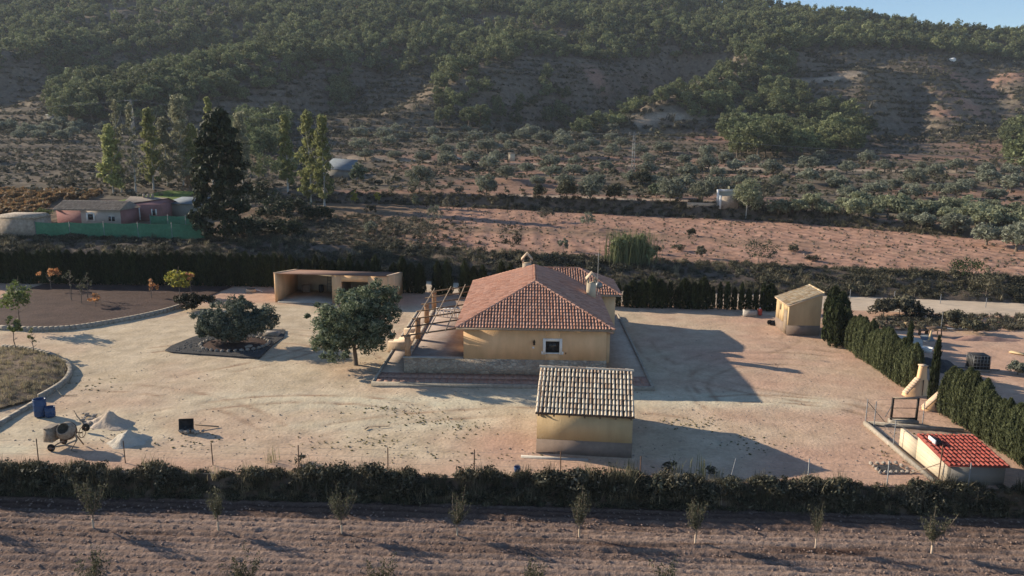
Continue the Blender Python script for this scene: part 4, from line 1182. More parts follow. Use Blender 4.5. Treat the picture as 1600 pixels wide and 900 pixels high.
MB().beam((a_.x + .2, a_.y, .02), (c_.x, c_.y, .02), .2, .24).obj('back_kerb', 'kerb_stone', kb)
gp = G(1411, 661)
MB().box(gp.x - .85, gp.x + .85, gp.y - .25, gp.y + .25, -.1, .22).obj('gate_step', 'kerb_stone', kb)
gt = thing('metal_gate', 'dark metal gate frame standing on the back kerb of the dog run', 'gate', (gp.x, gp.y, .2))
for x in (-.78, .78): MB().beam((x, 0, 0), (x, 0, 1.45), .11).obj('gate_post', 'iron', gt)
MB().beam((-.78, 0, 1.42), (.78, 0, 1.42), .10).obj('top_rail', 'beam_lit', gt)
MB().beam((-.74, 0, .12), (.74, 0, .12), .07).obj('bottom_rail', 'iron', gt)
MB().beam((-.74, 0, .78), (.74, 0, .78), .03).obj('middle_rail', 'iron', gt)
fn = thing('run_fence', 'wire fence with thin metal posts round the dog run', 'fence')
post_line(fn, [(a_.x, a_.y, 0), (a_.x + .35, a_.y - .4, 0)], 1.6, .03, 'galvanised')
m_ = a_.lerp(b_, .45); post_line(fn, [(m_.x, m_.y, 0)], 1.65, .028, 'galvanised')
post_line(fn, [G(1441, 664)], 1.5, .03, 'galvanised')
kp = G(1466, 752); post_line(fn, [(kp.x, kp.y, 0)], 2.0, .035, 'rust_iron')
MB().tube([(a_.x + .05, a_.y, 1.4), (a_.x + 1.2, a_.y - .1, .1)], .022, 5).obj('brace', 'galvanised', fn)
MB().tube([(a_.x + 1.15, a_.y - .1, .5), (gp.x - .8, gp.y, 1.2)], .022, 5).obj('brace', 'galvanised', fn)
MB().tube([(kp.x, kp.y, 1.0), (kp.x - 1.1, kp.y + .7, .1)], .028, 5).obj('brace', 'wood_weathered', fn)
wr_ = MB()
for z in (.4, .8, 1.2, 1.55):
    wr_.tube([(a_.x, a_.y, z), (gp.x - .8, gp.y, z)], .006, 3); wr_.tube([(a_.x, a_.y, z), (m_.x, m_.y, z), (b_.x, b_.y, z)], .006, 3); wr_.tube([(gp.x + .8, gp.y, z), (c_.x, c_.y, z)], .006, 3)
wr_.obj('wire', 'galvanised', fn)
# stone-edged pit
q = [G(1361, 725), G(1400, 724), G(1427, 738), G(1375, 739)]
pit = thing('stone_trough', 'rectangular pit edged with pale stones, dark inside, beside the run kerb', 'trough')
cen = sum(q, Vector()) / 4
MB().prism([(cen.x + (p.x - cen.x) * .72, cen.y + (p.y - cen.y) * .72) for p in q], -.2, .02).obj('pit_floor', 'gravel_dark', pit)
st = rockmesh(91, 'rock')
for i in range(4):
    a, b = q[i], q[(i + 1) % 4]; n_ = max(3, int((b - a).length / .3))
    for k in range(n_):
        p = a.lerp(b, k / n_)
        o = link('stone', st, pit, (p.x, p.y, .05), random.uniform(0, 6), (.3, .24, .3))

# ---------------------------------------------------------------- barbecue hood in the hedge gap
bq = G(1437, 616)
bb = thing('barbecue_chimney', 'tapering ochre barbecue hood with tall flue in the gap of the cypress hedge', 'barbecue', (bq.x, bq.y, 0), rad(8))
hood = MB(); w0, d0, w1 = 1.08, .7, .33
prof = [(1.22, .24, -.1), (1.14, .24, .12), (.60, .22, .78), (.27, .18, 1.15), (.21, .16, 1.95), (.20, .16, 2.05)]
V = []; F = []
for a, d, z in prof: V += [(-a, -d, z), (a, -d, z), (a, d, z), (-a, d, z)]
for i in range(len(prof) - 1):
    for k in range(4):
        k2 = (k + 1) % 4; F.append((i * 4 + k, i * 4 + k2, i * 4 + 4 + k2, i * 4 + 4 + k))
F.append((20, 21, 22, 23))
hood.add(V, F); hood.obj('hood', 'wall_ochre', bb)
MB().box(-.25, .25, -.21, .21, 2.052, 2.12).obj('flue_cap', 'step_stone', bb)
MB().box(-.02, .02, -.27, -.2, 0, 1.1).obj('joint', 'beam_brown', bb)
for k in range(7):
    a, b = k / 7, (k + 1) / 7
    e = lambda f: Vector((-1.16 + f * .88, 0, .1 + f * 1.06))
    MB().beam(e(a) + Vector((0, 0, .03)), e(b) + Vector((0, 0, .015)), .46, .08).obj('edge_brick', 'step_stone', bb)
w_ = G(1452, 640)
lw = thing('sloped_wall_piece', 'short sloping ochre wall piece in front of the barbecue hood', 'wall', (w_.x, w_.y, 0))
MB().add([(-.4, -.2, -.1), (.8, -.2, -.1), (.8, .2, -.1), (-.4, .2, -.1), (-.4, -.2, .1), (.8, -.2, 1.35), (.8, .2, 1.35), (-.4, .2, .1)], [(0, 1, 5, 4), (1, 2, 6, 5), (2, 3, 7, 6), (3, 0, 4, 7), (4, 5, 6, 7)]).obj('wall_body', 'wall_ochre', lw)
MB().beam((-.42, 0, .13), (.82, 0, 1.42), .48, .09).obj('coping', 'step_stone', lw)
# ================================================================ hedges
def cyp_mesh(seed, mat, n=2600, h=3.3, r=.72, ls=.10, open_=False):
    """one upright cypress: leaf sprays pointing up, denser outside"""
    g = np.random.default_rng(seed)
    z = h * g.random(n) ** .85
    lob = 7
    ph = g.uniform(0, 6.28)
    a = g.uniform(0, 6.28, n)
    prof = np.interp(z / h, [0, .08, .5, .85, 1.0], [.8, 1.0, .95, .58, .03])
    rr = r * prof * (1 + .16 * np.sin(a * lob + ph + z * 1.3)) * (.62 + .42 * g.random(n) ** .5)
    C = np.stack([np.cos(a) * rr, np.sin(a) * rr, z + .05], 1)
    d = np.stack([np.cos(a), np.sin(a), np.full(n, .3)], 1)
    N = unit(d + g.normal(0, .5, (n, 3)))
    T = unit(np.stack([np.cos(a) * .25, np.sin(a) * .25, np.ones(n)], 1) + g.normal(0, .25, (n, 3)))
    B = unit(np.cross(N, T))
    s = (ls * g.uniform(.6, 1.4, n))[:, None]
    V = np.stack([C - T * s, C + B * s * .5, C + T * s * 2.4, C - B * s * .5], 1).reshape(-1, 3)
    return mesh_np('foliage', V, np.arange(n * 4).reshape(-1, 4), mat)
cyp_trunk = MB().tube([(0, 0, -.1), (.02, 0, 1.2), (0, .02, 2.6)], [.07, .05, .02], 6).mesh('trunk', 'bark', True)
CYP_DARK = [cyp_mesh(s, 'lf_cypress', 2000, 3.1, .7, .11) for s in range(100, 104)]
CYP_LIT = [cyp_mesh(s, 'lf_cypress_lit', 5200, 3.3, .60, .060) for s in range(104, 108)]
CYP_THIN = [cyp_mesh(s, 'lf_cypress', 900, 2.9, .33, .10) for s in range(108, 111)]
def cypress(x, y, z, mesh, label, group, sc=1.0, sz=1.0, name='cypress_tree'):
    t = tag(link(name, None, None, (x, y, z), random.uniform(0, 6.28)), label, 'tree', group)
    t.scale = (sc, sc, sz); link('foliage', mesh, t); link('trunk', cyp_trunk, t)
    return t
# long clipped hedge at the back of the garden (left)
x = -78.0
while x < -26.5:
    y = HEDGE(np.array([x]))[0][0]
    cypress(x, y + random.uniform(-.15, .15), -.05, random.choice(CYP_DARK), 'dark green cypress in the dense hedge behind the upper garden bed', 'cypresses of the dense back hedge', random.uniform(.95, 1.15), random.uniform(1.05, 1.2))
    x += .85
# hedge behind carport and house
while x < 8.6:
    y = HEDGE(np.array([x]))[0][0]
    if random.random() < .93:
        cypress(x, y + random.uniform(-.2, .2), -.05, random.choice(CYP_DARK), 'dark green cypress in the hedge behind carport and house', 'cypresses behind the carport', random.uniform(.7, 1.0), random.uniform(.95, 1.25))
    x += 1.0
# the open hedge to the right of the house with gaps where the road shows
prev = 0
while x < 27.2:
    y = HEDGE(np.array([x]))[0][0]
    px_, _, _ = project(np.array([x]), np.array([y]), np.array([0.]))
    dense = inpoly(px_, np.array([0.]), [(985, -1), (1045, -1), (1045, 1), (985, 1)])[0] or 1060 < px_[0] < 1105 or 1195 < px_[0]
    if dense:
        cypress(x, y, -.05, random.choice(CYP_DARK), 'bushy cypress in the gappy hedge right of the house', 'bushy cypresses right of the house', random.uniform(.95, 1.1), random.uniform(.82, 1.0)); x += .95
    else:
        cypress(x, y, -.05, random.choice(CYP_THIN), 'thin young cypress with gaps beside it in the hedge along the dirt road', 'thin cypresses along the dirt road', random.uniform(.8, 1.1), random.uniform(.7, .98)); x += .72
# dark corner behind the yellow shed
for px_, py_, s_, h_ in ((1300, 532, 1.15, 1.2), (1312, 520, 1.1, 1.15), (1300, 508, 1.15, 1.15), (1306, 540, 1.0, 1.12)):
    p = G(px_, py_); cypress(p.x, p.y, -.05, CYP_DARK[0], 'dark cypress in the shade of the yellow shed', 'shaded cypresses beside the yellow shed', s_, h_)
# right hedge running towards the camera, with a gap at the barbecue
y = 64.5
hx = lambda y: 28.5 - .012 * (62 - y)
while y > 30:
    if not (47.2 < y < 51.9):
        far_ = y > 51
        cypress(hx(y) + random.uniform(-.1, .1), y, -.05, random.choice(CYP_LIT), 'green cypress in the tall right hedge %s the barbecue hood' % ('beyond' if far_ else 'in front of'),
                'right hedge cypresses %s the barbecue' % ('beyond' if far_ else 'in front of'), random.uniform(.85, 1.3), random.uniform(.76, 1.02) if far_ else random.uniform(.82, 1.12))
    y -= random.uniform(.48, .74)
for py_ , lab in ((609, 'single cypress with a tall thin tip just behind the barbecue flue'), (628, 'single cypress with a tall thin tip right of the barbecue hood')):
    p = G(1447 if py_ == 609 else 1478, py_)
    cypress(hx(p.y), p.y + (1.2 if py_ == 609 else 0), -.05, CYP_THIN[0], lab, None, .8, 1.5 if py_ == 609 else 1.5)

# ================================================================ trees of the yard
def big_tree(name, label, loc, clumps, per, ls, mat, trunk, aspect=1.7, bark='bark', group=None):
    t = thing(name, label, 'tree', loc, 0, group)
    link('crown', crown_mesh('crown', clumps, per, ls, mat, 7, aspect, .35), t)
    trunk.obj('trunk', bark, t, True)
    return t
m0 = G(556, 569)
cl = np.concatenate([blob_clumps(150, (0, 0, 3.2), (3.3, 3.2, 2.5), .55, 5, -.85), blob_clumps(60, (.4, .6, 3.2), (2.0, 2.0, 1.9), .65, 6, -.9), blob_clumps(40, (1.6, 1.5, 4.6), (1.9, 1.6, 1.4), .5, 8, -.6), blob_clumps(26, (-1.6, -.6, 1.8), (1.7, 1.4, .9), .42, 9, -.8), blob_clumps(46, (.1, .2, 3.3), (3.9, 3.6, 2.9), .26, 10, -.7)])
tb = MB(); limbs(tb, -.1, 3.6, 2.6, 10, .19, 4, .3, 6, .7)
big_tree('mulberry_tree', 'dense round dark-green mulberry tree on bare earth left of the house', (m0.x, m0.y, 0), cl, 110, .12, 'lf_mulberry', tb, 2.1)
o0 = G(365, 538)
lob = []
for c, R in (((-1.6, -.2, 1.75), (1.5, 1.4, 1.0)), ((.2, .3, 2.5), (1.9, 1.6, 1.2)), ((2.3, .2, 1.9), (1.5, 1.5, 1.0)), ((-.5, -.9, 1.5), (1.3, 1.0, .75)), ((1.2, -.8, 1.6), (1.3, 1.0, .8)), ((-2.0, .0, 1.15), (.9, .9, .6)), ((0.3, -1.0, 1.1), (1.2, .7, .6))):
    lob.append(blob_clumps(46, c, R, .42, len(lob) + 60, -.8))
tb = MB()
for k, (ex, ey, ez_) in enumerate(((-1.5, 0, 1.7), (.2, .4, 2.3), (2.0, .2, 1.8), (.8, -.7, 1.5))):
    tb.tube([(.0 + .1 * k, 0, -.05), (ex * .35, ey * .3, .7), (ex, ey, ez_)], [.26, .18, .07], 7)
big_tree('old_olive_tree', 'broad grey-green olive tree on the dark gravel island in the yard', (o0.x, o0.y, .15), np.concatenate(lob), 110, .10, 'lf_olive_near', tb, 2.4)
# gravel island and its ring of stones
isl = [G(258, 548), G(268, 541), G(300, 528), G(330, 519), G(400, 514), G(446, 516), G(443, 528), G(425, 540), G(405, 560), G(340, 556), G(268, 551)]
gb = MB().prism([(p.x, p.y) for p in isl], -.1, .07).obj('gravel_bed', 'gravel_dark', None); gb['kind'] = 'structure'
ring = thing('planter_ring', 'low ring of stones round the olive trunk on the dark gravel', 'planter', (o0.x + .2, o0.y - .2, .05))
rc = rockmesh(92, 'rock')
for k in range(34):
    a = 2 * math.pi * k / 34
    link('stone', rc, ring, (2.75 * math.cos(a), 2.2 * math.sin(a), .1), random.uniform(0, 6), (.45, .34, .45))
MB().lathe([(0, .14), (2.2, .12), (2.55, .06)], 24, Matrix.Diagonal((1, .8, 1, 1))).obj('soil', 'soil_dark', ring)
P = np.array([(o0.x + rng.uniform(-5.5, 4), o0.y + rng.uniform(-2.5, 2.0), .08) for _ in range(700)])
pp = project(P[:, 0], P[:, 1], P[:, 2]); kk = inpoly(pp[0], pp[1], [(268, 548), (300, 530), (400, 517), (435, 520), (405, 555), (340, 553)])
scatter('island_gravel', 'loose dark gravel on the olive island', 'gravel', P[kk], rng.uniform(.05, .14, kk.sum()), [rockmesh(93, 'pebble'), rockmesh(94, 'pebble')])
def stones_at(name, label, cat, spots, mesh):
    for i, (x, y, z, s) in enumerate(spots):
        tag(link(name, mesh, None, (x, y, z), random.uniform(0, 6), s), label[i], cat)
stones_at('boulder', ['pale flat boulder on the gravel right of the olive trunk', 'white stone behind the olive under its crown'], 'rock', [(o0.x + 1.7, o0.y - 1.3, .2, (.8, .5, .5)), (o0.x + 1.6, o0.y + 2.1, .35, (.5, .4, .6))], rockmesh(95, 'rock'))
sl_ = G(423, 524); tag(MB().box(-.8, .8, -.5, .5, -.05, .32, .1).obj('flat_stone', 'rock'), 'low broad stone block at the right tip of the gravel island', 'rock').location = (sl_.x, sl_.y, 0)

def small_tree(name, label, base, h, cr, mat, seed, ls=.12, n=26, per=26, bark='twig', low=.35, group=None, zlo=-.7):
    t = thing(name, label, 'tree', base, 0, group)
    cl = blob_clumps(n, (0, 0, h * (low + (1 - low) / 2)), (cr, cr, h * (1 - low) / 2), cr * .32, seed, zlo)
    link('crown', crown_mesh('crown', cl, per, ls, mat, seed, 1.6, .2), t)
    mb = MB(); limbs(mb, -.1, h * .85, cr * .9, 7, .03 + h * .007, seed, .35, 5, .8); mb.obj('trunk', bark, t, True)
    return t
p = G(32, 513); small_tree('young_tree', 'young leafy tree with open crown behind the kerb of the lower garden mound', p, 4.3, 1.35, 'lf_young', 301, .17, 34, 26, low=.38)
p = G(25, 549); small_tree('young_tree', 'slender sapling with small crown at the top of the dry-grass mound', p, 2.9, .62, 'lf_young', 302, .15, 14, 24, low=.45)
p = G(53, 556); small_tree('young_tree', 'spindly half-bare sapling right beside the mound tree', p, 2.3, .45, 'lf_weed', 303, .13, 7, 10, low=.3)
p = G(281, 462); small_tree('yellow_tree', 'bright yellow-green shrub before the dark hedge', p, 3.0, 1.25, 'lf_yellow', 304, .22, 26, 22, low=.15)
p = G(299, 462); small_tree('orange_tree', 'little orange-leaved tree right of the yellow shrub', p, 2.6, .5, 'lf_orange', 305, .2, 7, 14, low=.6)
p = G(80, 452); small_tree('orange_tree', 'flat-crowned orange-leaved sapling before the dense hedge', p, 2.4, .95, 'lf_orange', 306, .2, 10, 16, low=.62)
p = G(150, 480); small_tree('yellow_plant', 'low plant with a few bright yellow-orange leaves in the dark bed', p, 1.4, .7, 'lf_orange', 307, .26, 7, 7, low=.35)
p = G(237, 466); small_tree('yellow_plant', 'sparse plant with pale orange leaves by the hedge near the yellow shrub', p, 1.9, .7, 'lf_orange', 308, .24, 6, 7, low=.3)
for i, (px_, py_, h_) in enumerate(((112, 470, 3.4), (128, 475, 2.6), (138, 468, 3.0))):
    small_tree('bare_sapling', ['tall thin nearly bare sapling in the dark bed left of its neighbours', 'shortest of the thin bare saplings in the dark bed', 'thin bare sapling in the dark bed nearest the yellow plant'][i], G(px_, py_), h_, .7, 'lf_sapling', 310 + i, .13, 8, 8, low=.3)
p = G(300, 484)
t = thing('dark_shrub', 'dark purple-black shrub clump at the end of the kerbed bed', 'shrub', p)
link('foliage', crown_mesh('foliage', np.concatenate([blob_clumps(20, (-.6, .3, .8), (1.5, 1.0, .8), .42, 320, -.2), blob_clumps(14, (1.1, .6, .7), (1.2, .8, .6), .4, 321, -.2), blob_clumps(8, (0.2, -.9, .45), (.7, .5, .4), .3, 322, -.2)]), 70, .13, 'lf_dark', 323), t)
MB().tube([(0, 0, -.1), (0, 0, .6)], [.08, .03], 5).obj('stem', 'bark', t)

# ---- garden beds with kerbs
def kerb(name, label, pix, w, h, mat='kerb_stone', z=0.0, n=6):
    P = [G(*q) for q in pix]
    pts = []
    for i in range(len(P) - 1):
        p0_, p1_, p2_, p3_ = P[max(i - 1, 0)], P[i], P[i + 1], P[min(i + 2, len(P) - 1)]
        for k in range(n):
            t = k / n
            pts.append(.5 * ((2 * p1_) + (p2_ - p0_) * t + (2 * p0_ - 5 * p1_ + 4 * p2_ - p3_) * t * t + (3 * p1_ - p0_ - 3 * p2_ + p3_) * t ** 3))
    pts.append(P[-1])
    root = thing(name, label, 'kerb', (0, 0, 0))
    s = 0
    for i in range(0, len(pts) - 1):
        a, b = pts[i], pts[i + 1]
        d = (b - a).normalized() * .002
        MB().beam((a.x + d.x, a.y + d.y, h / 2 - .1), (b.x - d.x, b.y - d.y, h / 2 - .1 + random.uniform(-.003, .003)), w, h + .2).obj('kerb_block', mat, root)
    return pts
k1 = kerb('garden_kerb', 'long curved pale kerb edging the dark upper garden bed', [(-120, 505), (0, 514), (60, 516), (110, 514), (160, 507), (210, 498), (255, 488), (282, 480)], .3, .32)
bed = [(p.x, p.y) for p in k1]
back = [(x, HEDGE(np.array([x]))[0][0] - .8) for x in np.linspace(k1[-1].x + 1.5, k1[0].x, 14)]
pts = bed + back
bm = bmesh.new(); vs = [bm.verts.new((x, y, .06)) for x, y in pts]; bm.faces.new(vs); bmesh.ops.triangulate(bm, faces=bm.faces[:])
me = bpy.data.meshes.new('garden_bed'); bm.to_mesh(me); bm.free(); me.materials.append(MATS['soil_dark']); link('garden_bed', me)['kind'] = 'structure'
k2 = kerb('mound_kerb', 'rounded kerb curving round the dry-grass garden mound', [(5, 545), (45, 549), (80, 558), (103, 570), (110, 582), (104, 596), (88, 609), (62, 624)], .28, .34)
kerb('mound_kerb', 'straight kerb running on past the blue barrels', [(58, 628), (30, 645), (-20, 675), (-60, 700)], .28, .18, n=3)
mp = [(p.x, p.y) for p in k2] + [(G(-60, 655).x, G(-60, 655).y), (G(-160, 600).x, G(-160, 600).y), (G(-80, 548).x, G(-80, 548).y)]
c_ = np.mean(np.array(mp), 0)
mv = []; mf = []
for ring_i, f in enumerate((1, .8, .55, .3)):
    for x, y in mp: mv.append((c_[0] + (x - c_[0]) * f, c_[1] + (y - c_[1]) * f, (.1, .28, .42, .5)[ring_i] + random.uniform(-.04, .04)))
nm = len(mp)
for r_ in range(3):
    for k in range(nm): mf.append((r_ * nm + k, r_ * nm + (k + 1) % nm, (r_ + 1) * nm + (k + 1) % nm, (r_ + 1) * nm + k))
mv.append((c_[0], c_[1], .52)); mf3 = [(3 * nm + k, 3 * nm + (k + 1) % nm, 4 * nm) for k in range(nm)]
link('garden_mound', mesh_np('garden_mound', np.array(mv), [np.array(mf), np.array(mf3)], 'soil_dry', True))['kind'] = 'structure'
P = []
while len(P) < 1100:
    x = random.uniform(min(q[0] for q in mp), max(q[0] for q in mp)); y = random.uniform(min(q[1] for q in mp), max(q[1] for q in mp))
    f = next((f for f in np.linspace(1, .1, 19) if not inpoly(np.array([x]), np.array([y]), [(c_[0] + (a - c_[0]) * f, c_[1] + (b - c_[1]) * f) for a, b in mp])[0]), 0)
    if f > .97: continue
    P.append((x, y, np.interp(f, [.3, .55, .8, 1], [.48, .40, .26, .08])))
P = np.array(P)
scatter('mound_grass', 'dry straw-coloured grass covering the kerbed garden mound', 'grass', P, rng.uniform(.15, .42, len(P)), [tuft_mesh(s, 'lf_grass_dry', 26, 1, .8, .03, .3) for s in (330, 331)] + [tuft_mesh(332, 'lf_scrub', 22, .8, .9, .03, .3)])
hs = MB(); hp_ = [G(2, 566, .42), G(18, 578, .46), G(32, 590, .46), G(42, 604, .35)]
tag(MB().tube(hp_, .03, 5).obj('garden_hose', 'hose'), 'pale hose lying across the dry-grass mound', 'hose')
hp_ = [G(80, 590, .3), G(86, 606, .25), G(96, 618, .02), G(120, 617, .02)]
tag(MB().tube(hp_, .028, 5).obj('garden_hose', 'hose'), 'loose hose end hanging over the mound kerb', 'hose')

# ================================================================ building material and tools in the yard
def barrel(label, p, r, h, cut=False):
    t = thing('blue_barrel', label, 'barrel', p)
    MB().lathe([(0, -.02), (r * .94, -.02), (r, .06), (r, h * .32), (r * 1.04, h * .345), (r, h * .37), (r, h * .64), (r * 1.04, h * .665), (r, h * .69), (r, h * .94), (r * .93, h)] + ([(r * .88, h), (r * .88, h * .35), (0, h * .35)] if cut else [(0, h)]), 20).obj('body', 'plastic_blue', t, True)
    MB().lathe([(r * .97, h - .03), (r * 1.04, h - .02), (r * 1.04, h + .02), (r * .92, h + .02)], 20).obj('rim', 'plastic_blue', t)
    return t
p = G(64, 649); barrel('tall blue plastic barrel at the end of the mound kerb', p, .36, 1.05, True)
p = G(79, 650); barrel('short blue plastic tub beside the tall blue barrel', p, .29, .58, True)
p = G(808, 742, 0.0); t = thing('blue_bucket', 'small blue bucket on the bank edge below the fence', 'bucket', (p.x, p.y, .1))
MB().lathe([(0, 0), (.13, 0), (.18, .36), (.16, .36), (.12, .04), (0, .04)], 14).obj('body', 'plastic_blue', t, True)
MB().tube([(-.17, 0, .34), (-.1, .02, .46), (.1, .02, .46), (.17, 0, .34)], .012, 5).obj('handle', 'galvanised', t)
def sand_heap(label, p, rx_, ry_, h, mat, seed):
    r = np.random.default_rng(seed)
    n, m = 40, 14
    th = np.linspace(0, 2 * math.pi, n, endpoint=False); f = np.linspace(0, 1, m)
    T, Fq = np.meshgrid(th, f)
    edge = 1 + .22 * np.sin(T * 2 + seed) + .12 * np.sin(T * 5 + 2 * seed)
    X = Fq * rx_ * edge * np.cos(T); Y = Fq * ry_ * edge * np.sin(T)
    Z = h * (1 - Fq) ** 1.25 * (1 + .5 * fbm(X * 1.6 + 50, Y * 1.6 + 50, seed, 3)) + .06 * fbm(X * 5 + 9, Y * 5 + 9, seed + 1, 2) * (Fq > 0) - .06
    V = np.stack([X, Y, Z], -1).reshape(-1, 3)
    F = [(i * n + k, i * n + (k + 1) % n, (i + 1) * n + (k + 1) % n, (i + 1) * n + k) for i in range(m - 1) for k in range(n)]
    o = link('sand_heap', mesh_np('sand_heap', V, np.array(F), mat, True), None, p)
    tag(o, label, 'sand heap')
sand_heap('rear heap of pinkish sand with rubble, farther from the fence', G(172, 661), 1.55, 1.0, .78, 'sand_pink', 3)
sand_heap('front heap of pale sand next to the cement mixer', G(202, 689), 1.3, .9, .78, 'sand_pile', 5)
rk = rockmesh(96, 'rock')
for i in range(14):
    p = G(random.uniform(128, 165), random.uniform(644, 664)); s_ = random.uniform(.15, .4)
    tag(link('rubble_stone', rk, None, (p.x, p.y, s_ * .15), random.uniform(0, 6), (s_, s_ * .8, s_ * .8)), 'small pale rubble stone lying around the rear sand heap', 'stone', 'rubble by the sand heap')
# cement mixer
p = G(102, 700)
cm = thing('cement_mixer', 'old grey-brown cement mixer with tilted drum beside the sand heaps', 'cement mixer', (p.x, p.y, 0), rad(-6))
Md = Matrix.Translation((.12, .1, .98)) @ Matrix.Rotation(rad(52), 4, Vector((1, .15, 0)))
MB().lathe([(0, -.5), (.25, -.49), (.42, -.36), (.5, -.12), (.5, .1), (.34, .42), (.31, .46), (.29, .44), (.33, .38), (.44, .1), (.4, -.2), (0, -.3)], 22, Md).obj('drum', 'mixer_paint', cm, True)
MB().lathe([(.505, -.04), (.53, -.04), (.53, .03), (.505, .03)], 22, Md).obj('gear_ring', 'rust_iron', cm)
MB().box(-1.02, -.48, -.32, .42, .42, 1.22, .05).add([(-1.05, -.35, 1.2), (-.45, -.35, 1.28), (-.45, .45, 1.28), (-1.05, .45, 1.2), (-.75, .05, 1.36)], [(0, 1, 4), (1, 2, 4), (2, 3, 4), (3, 0, 4)]).obj('motor_housing', 'mixer_paint', cm)
f_ = MB()
f_.tube([(-.75, .0, .45), (-.35, 0, .55), (-.35, 0, .95)], .05, 6); f_.tube([(.62, .05, 1.0), (.72, .05, .5), (.6, -.35, .05), (1.0, -.42, .02)], .045, 6); f_.tube([(.62, .05, .9), (.75, .5, .05)], .04, 6)
f_.tube([(-.45, -.45, .2), (.2, -.3, .3), (.72, .05, .5)], .045, 6); f_.tube([(-.45, .5, .2), (-.45, -.5, .2)], .035, 6)
f_.obj('frame', 'mixer_paint', cm, True)
for y in (-.5, .52):
    w_ = MB(); w_.lathe([(.06, -.05), (.2, -.05), (.22, 0), (.2, .05), (.06, .05)], 18, Matrix.Translation((-.45, y, .2)) @ Matrix.Rotation(rad(90), 4, 'X')); w_ = w_.obj('wheel', 'tyre', cm, True)
    MB().lathe([(0, -.06), (.1, -.05), (.1, .05), (0, .06)], 12, Matrix.Translation((-.45, y, .2)) @ Matrix.Rotation(rad(90), 4, 'X')).obj('hub', 'rust_iron', w_)
hw = MB()
for k in range(12):
    a, b = 2 * math.pi * k / 12, 2 * math.pi * (k + 1) / 12
    hw.tube([(.9, .3 + .3 * math.cos(a), .85 + .3 * math.sin(a)), (.9, .3 + .3 * math.cos(b), .85 + .3 * math.sin(b))], .022, 5, False)
for k in range(2): hw.tube([(.9, .3 + .3 * math.cos(k * 1.57), .85 + .3 * math.sin(k * 1.57)), (.9, .3 - .3 * math.cos(k * 1.57), .85 - .3 * math.sin(k * 1.57))], .014, 4)
hw.tube([(.6, .15, .9), (.9, .3, .85)], .03, 5)
hw.obj('hand_wheel', 'rust_iron', cm)
p = G(132, 674)
t = thing('small_wheel_frame', 'small loose wheel with bent frame behind the cement mixer', 'wheel', p)
MB().lathe([(.05, -.05), (.22, -.05), (.24, 0), (.22, .05), (.05, .05)], 16, Matrix.Translation((.1, 0, .24)) @ Matrix.Rotation(rad(90), 4, 'X')).obj('tyre', 'tyre', t, True)
MB().tube([(.1, .08, .24), (-.4, .1, .9), (-.55, .1, 1.25)], .035, 5).obj('frame', 'mixer_paint', t)
# dark tub lying on stones, with a stick
p = G(292, 676)
t = thing('mortar_tub', 'black mortar tub tipped on its side over stones', 'tub', (p.x - .1, p.y + .45, .42), rad(10))
t.rotation_euler = (rad(78), 0, rad(8))
tb = MB(); a, b, h = .42, .32, .36
tb.add([(-a * .8, -b * .8, 0), (a * .8, -b * .8, 0), (a * .8, b * .8, 0), (-a * .8, b * .8, 0), (-a, -b, h), (a, -b, h), (a, b, h), (-a, b, h), (-a * .72, -b * .72, .04), (a * .72, -b * .72, .04), (a * .72, b * .72, .04), (-a * .72, b * .72, .04), (-a * .92, -b * .92, h), (a * .92, -b * .92, h), (a * .92, b * .92, h), (-a * .92, b * .92, h)],
       [(0, 3, 2, 1), (0, 1, 5, 4), (1, 2, 6, 5), (2, 3, 7, 6), (3, 0, 4, 7), (8, 9, 10, 11), (8, 12, 13, 9), (9, 13, 14, 10), (10, 14, 15, 11), (11, 15, 12, 8), (4, 5, 13, 12), (5, 6, 14, 13), (6, 7, 15, 14), (7, 4, 12, 15)])
tb.obj('body', 'plastic_dark', t); MB().box(-a - .03, a + .03, -b - .03, -b, h - .05, h + .01).obj('rim', 'plastic_dark', t)
for i, (dx, dy, s_) in enumerate(((-.3, .0, .4), (.05, -.1, .45), (.35, .05, .4), (.6, -.05, .35), (.2, .3, .4), (-.2, .35, .45), (.9, .15, .3))):
    tag(link('building_stone', rk, None, (p.x + dx, p.y + dy, s_ * .22), i * 1.3, (s_, s_ * .8, s_)), 'rough pale stone in the small pile under the black tub', 'stone', 'stones under the black tub')
a, b = G(305, 664, .2), G(342, 667, .02)
tag(MB().beam((a.x, a.y, .22), (b.x, b.y, .03), .06).obj('wooden_stick', 'wood_weathered'), 'thin wooden stick leaning from the stones beside the black tub', 'stick')
a, b = G(570, 671, .02), G(609, 666, .02)
tag(MB().beam((a.x, a.y, .03), (a.x + .15, a.y + .35, .05), .08, .05).beam((a.x + .15, a.y + .35, .04), (b.x, b.y, .03), .03).obj('hoe', 'wood_weathered'), 'long-handled hoe lying on the sandy yard', 'hoe')
p = G(1171, 493)
t = thing('concrete_trough', 'small grey concrete block trough before the gappy hedge', 'trough', p)
ybox('basin', 'concrete', t, -.65, .65, -.35, .35, -.1, .55, .04); ybox('inside', 'gravel_dark', t, -.5, .5, -.22, .22, .552, .57)
p = G(1187, 492)
t = thing('gas_bottle', 'small red and white canister right of the concrete trough', 'canister', p)
MB().lathe([(0, -.02), (.2, 0), (.22, .1), (.22, .5), (.16, .62), (0, .64)], 14).obj('body', 'red_plastic', t, True); MB().lathe([(.06, .62), (.06, .74), (0, .74)], 10).obj('valve', 'white_paint', t)
p = G(394, 456)
t = thing('brick_grill', 'low white brick grill lying on red earth left of the carport', 'grill', p, .3)
ybox('base', 'step_stone', t, -.6, .4, -.3, .3, -.05, .3); ybox('grate', 'iron', t, -.5, .3, -.25, .25, .302, .33); MB().beam((.3, 0, .3), (1.1, -.4, .05), .06).obj('handle', 'white_paint', t)
p = G(1207, 507)
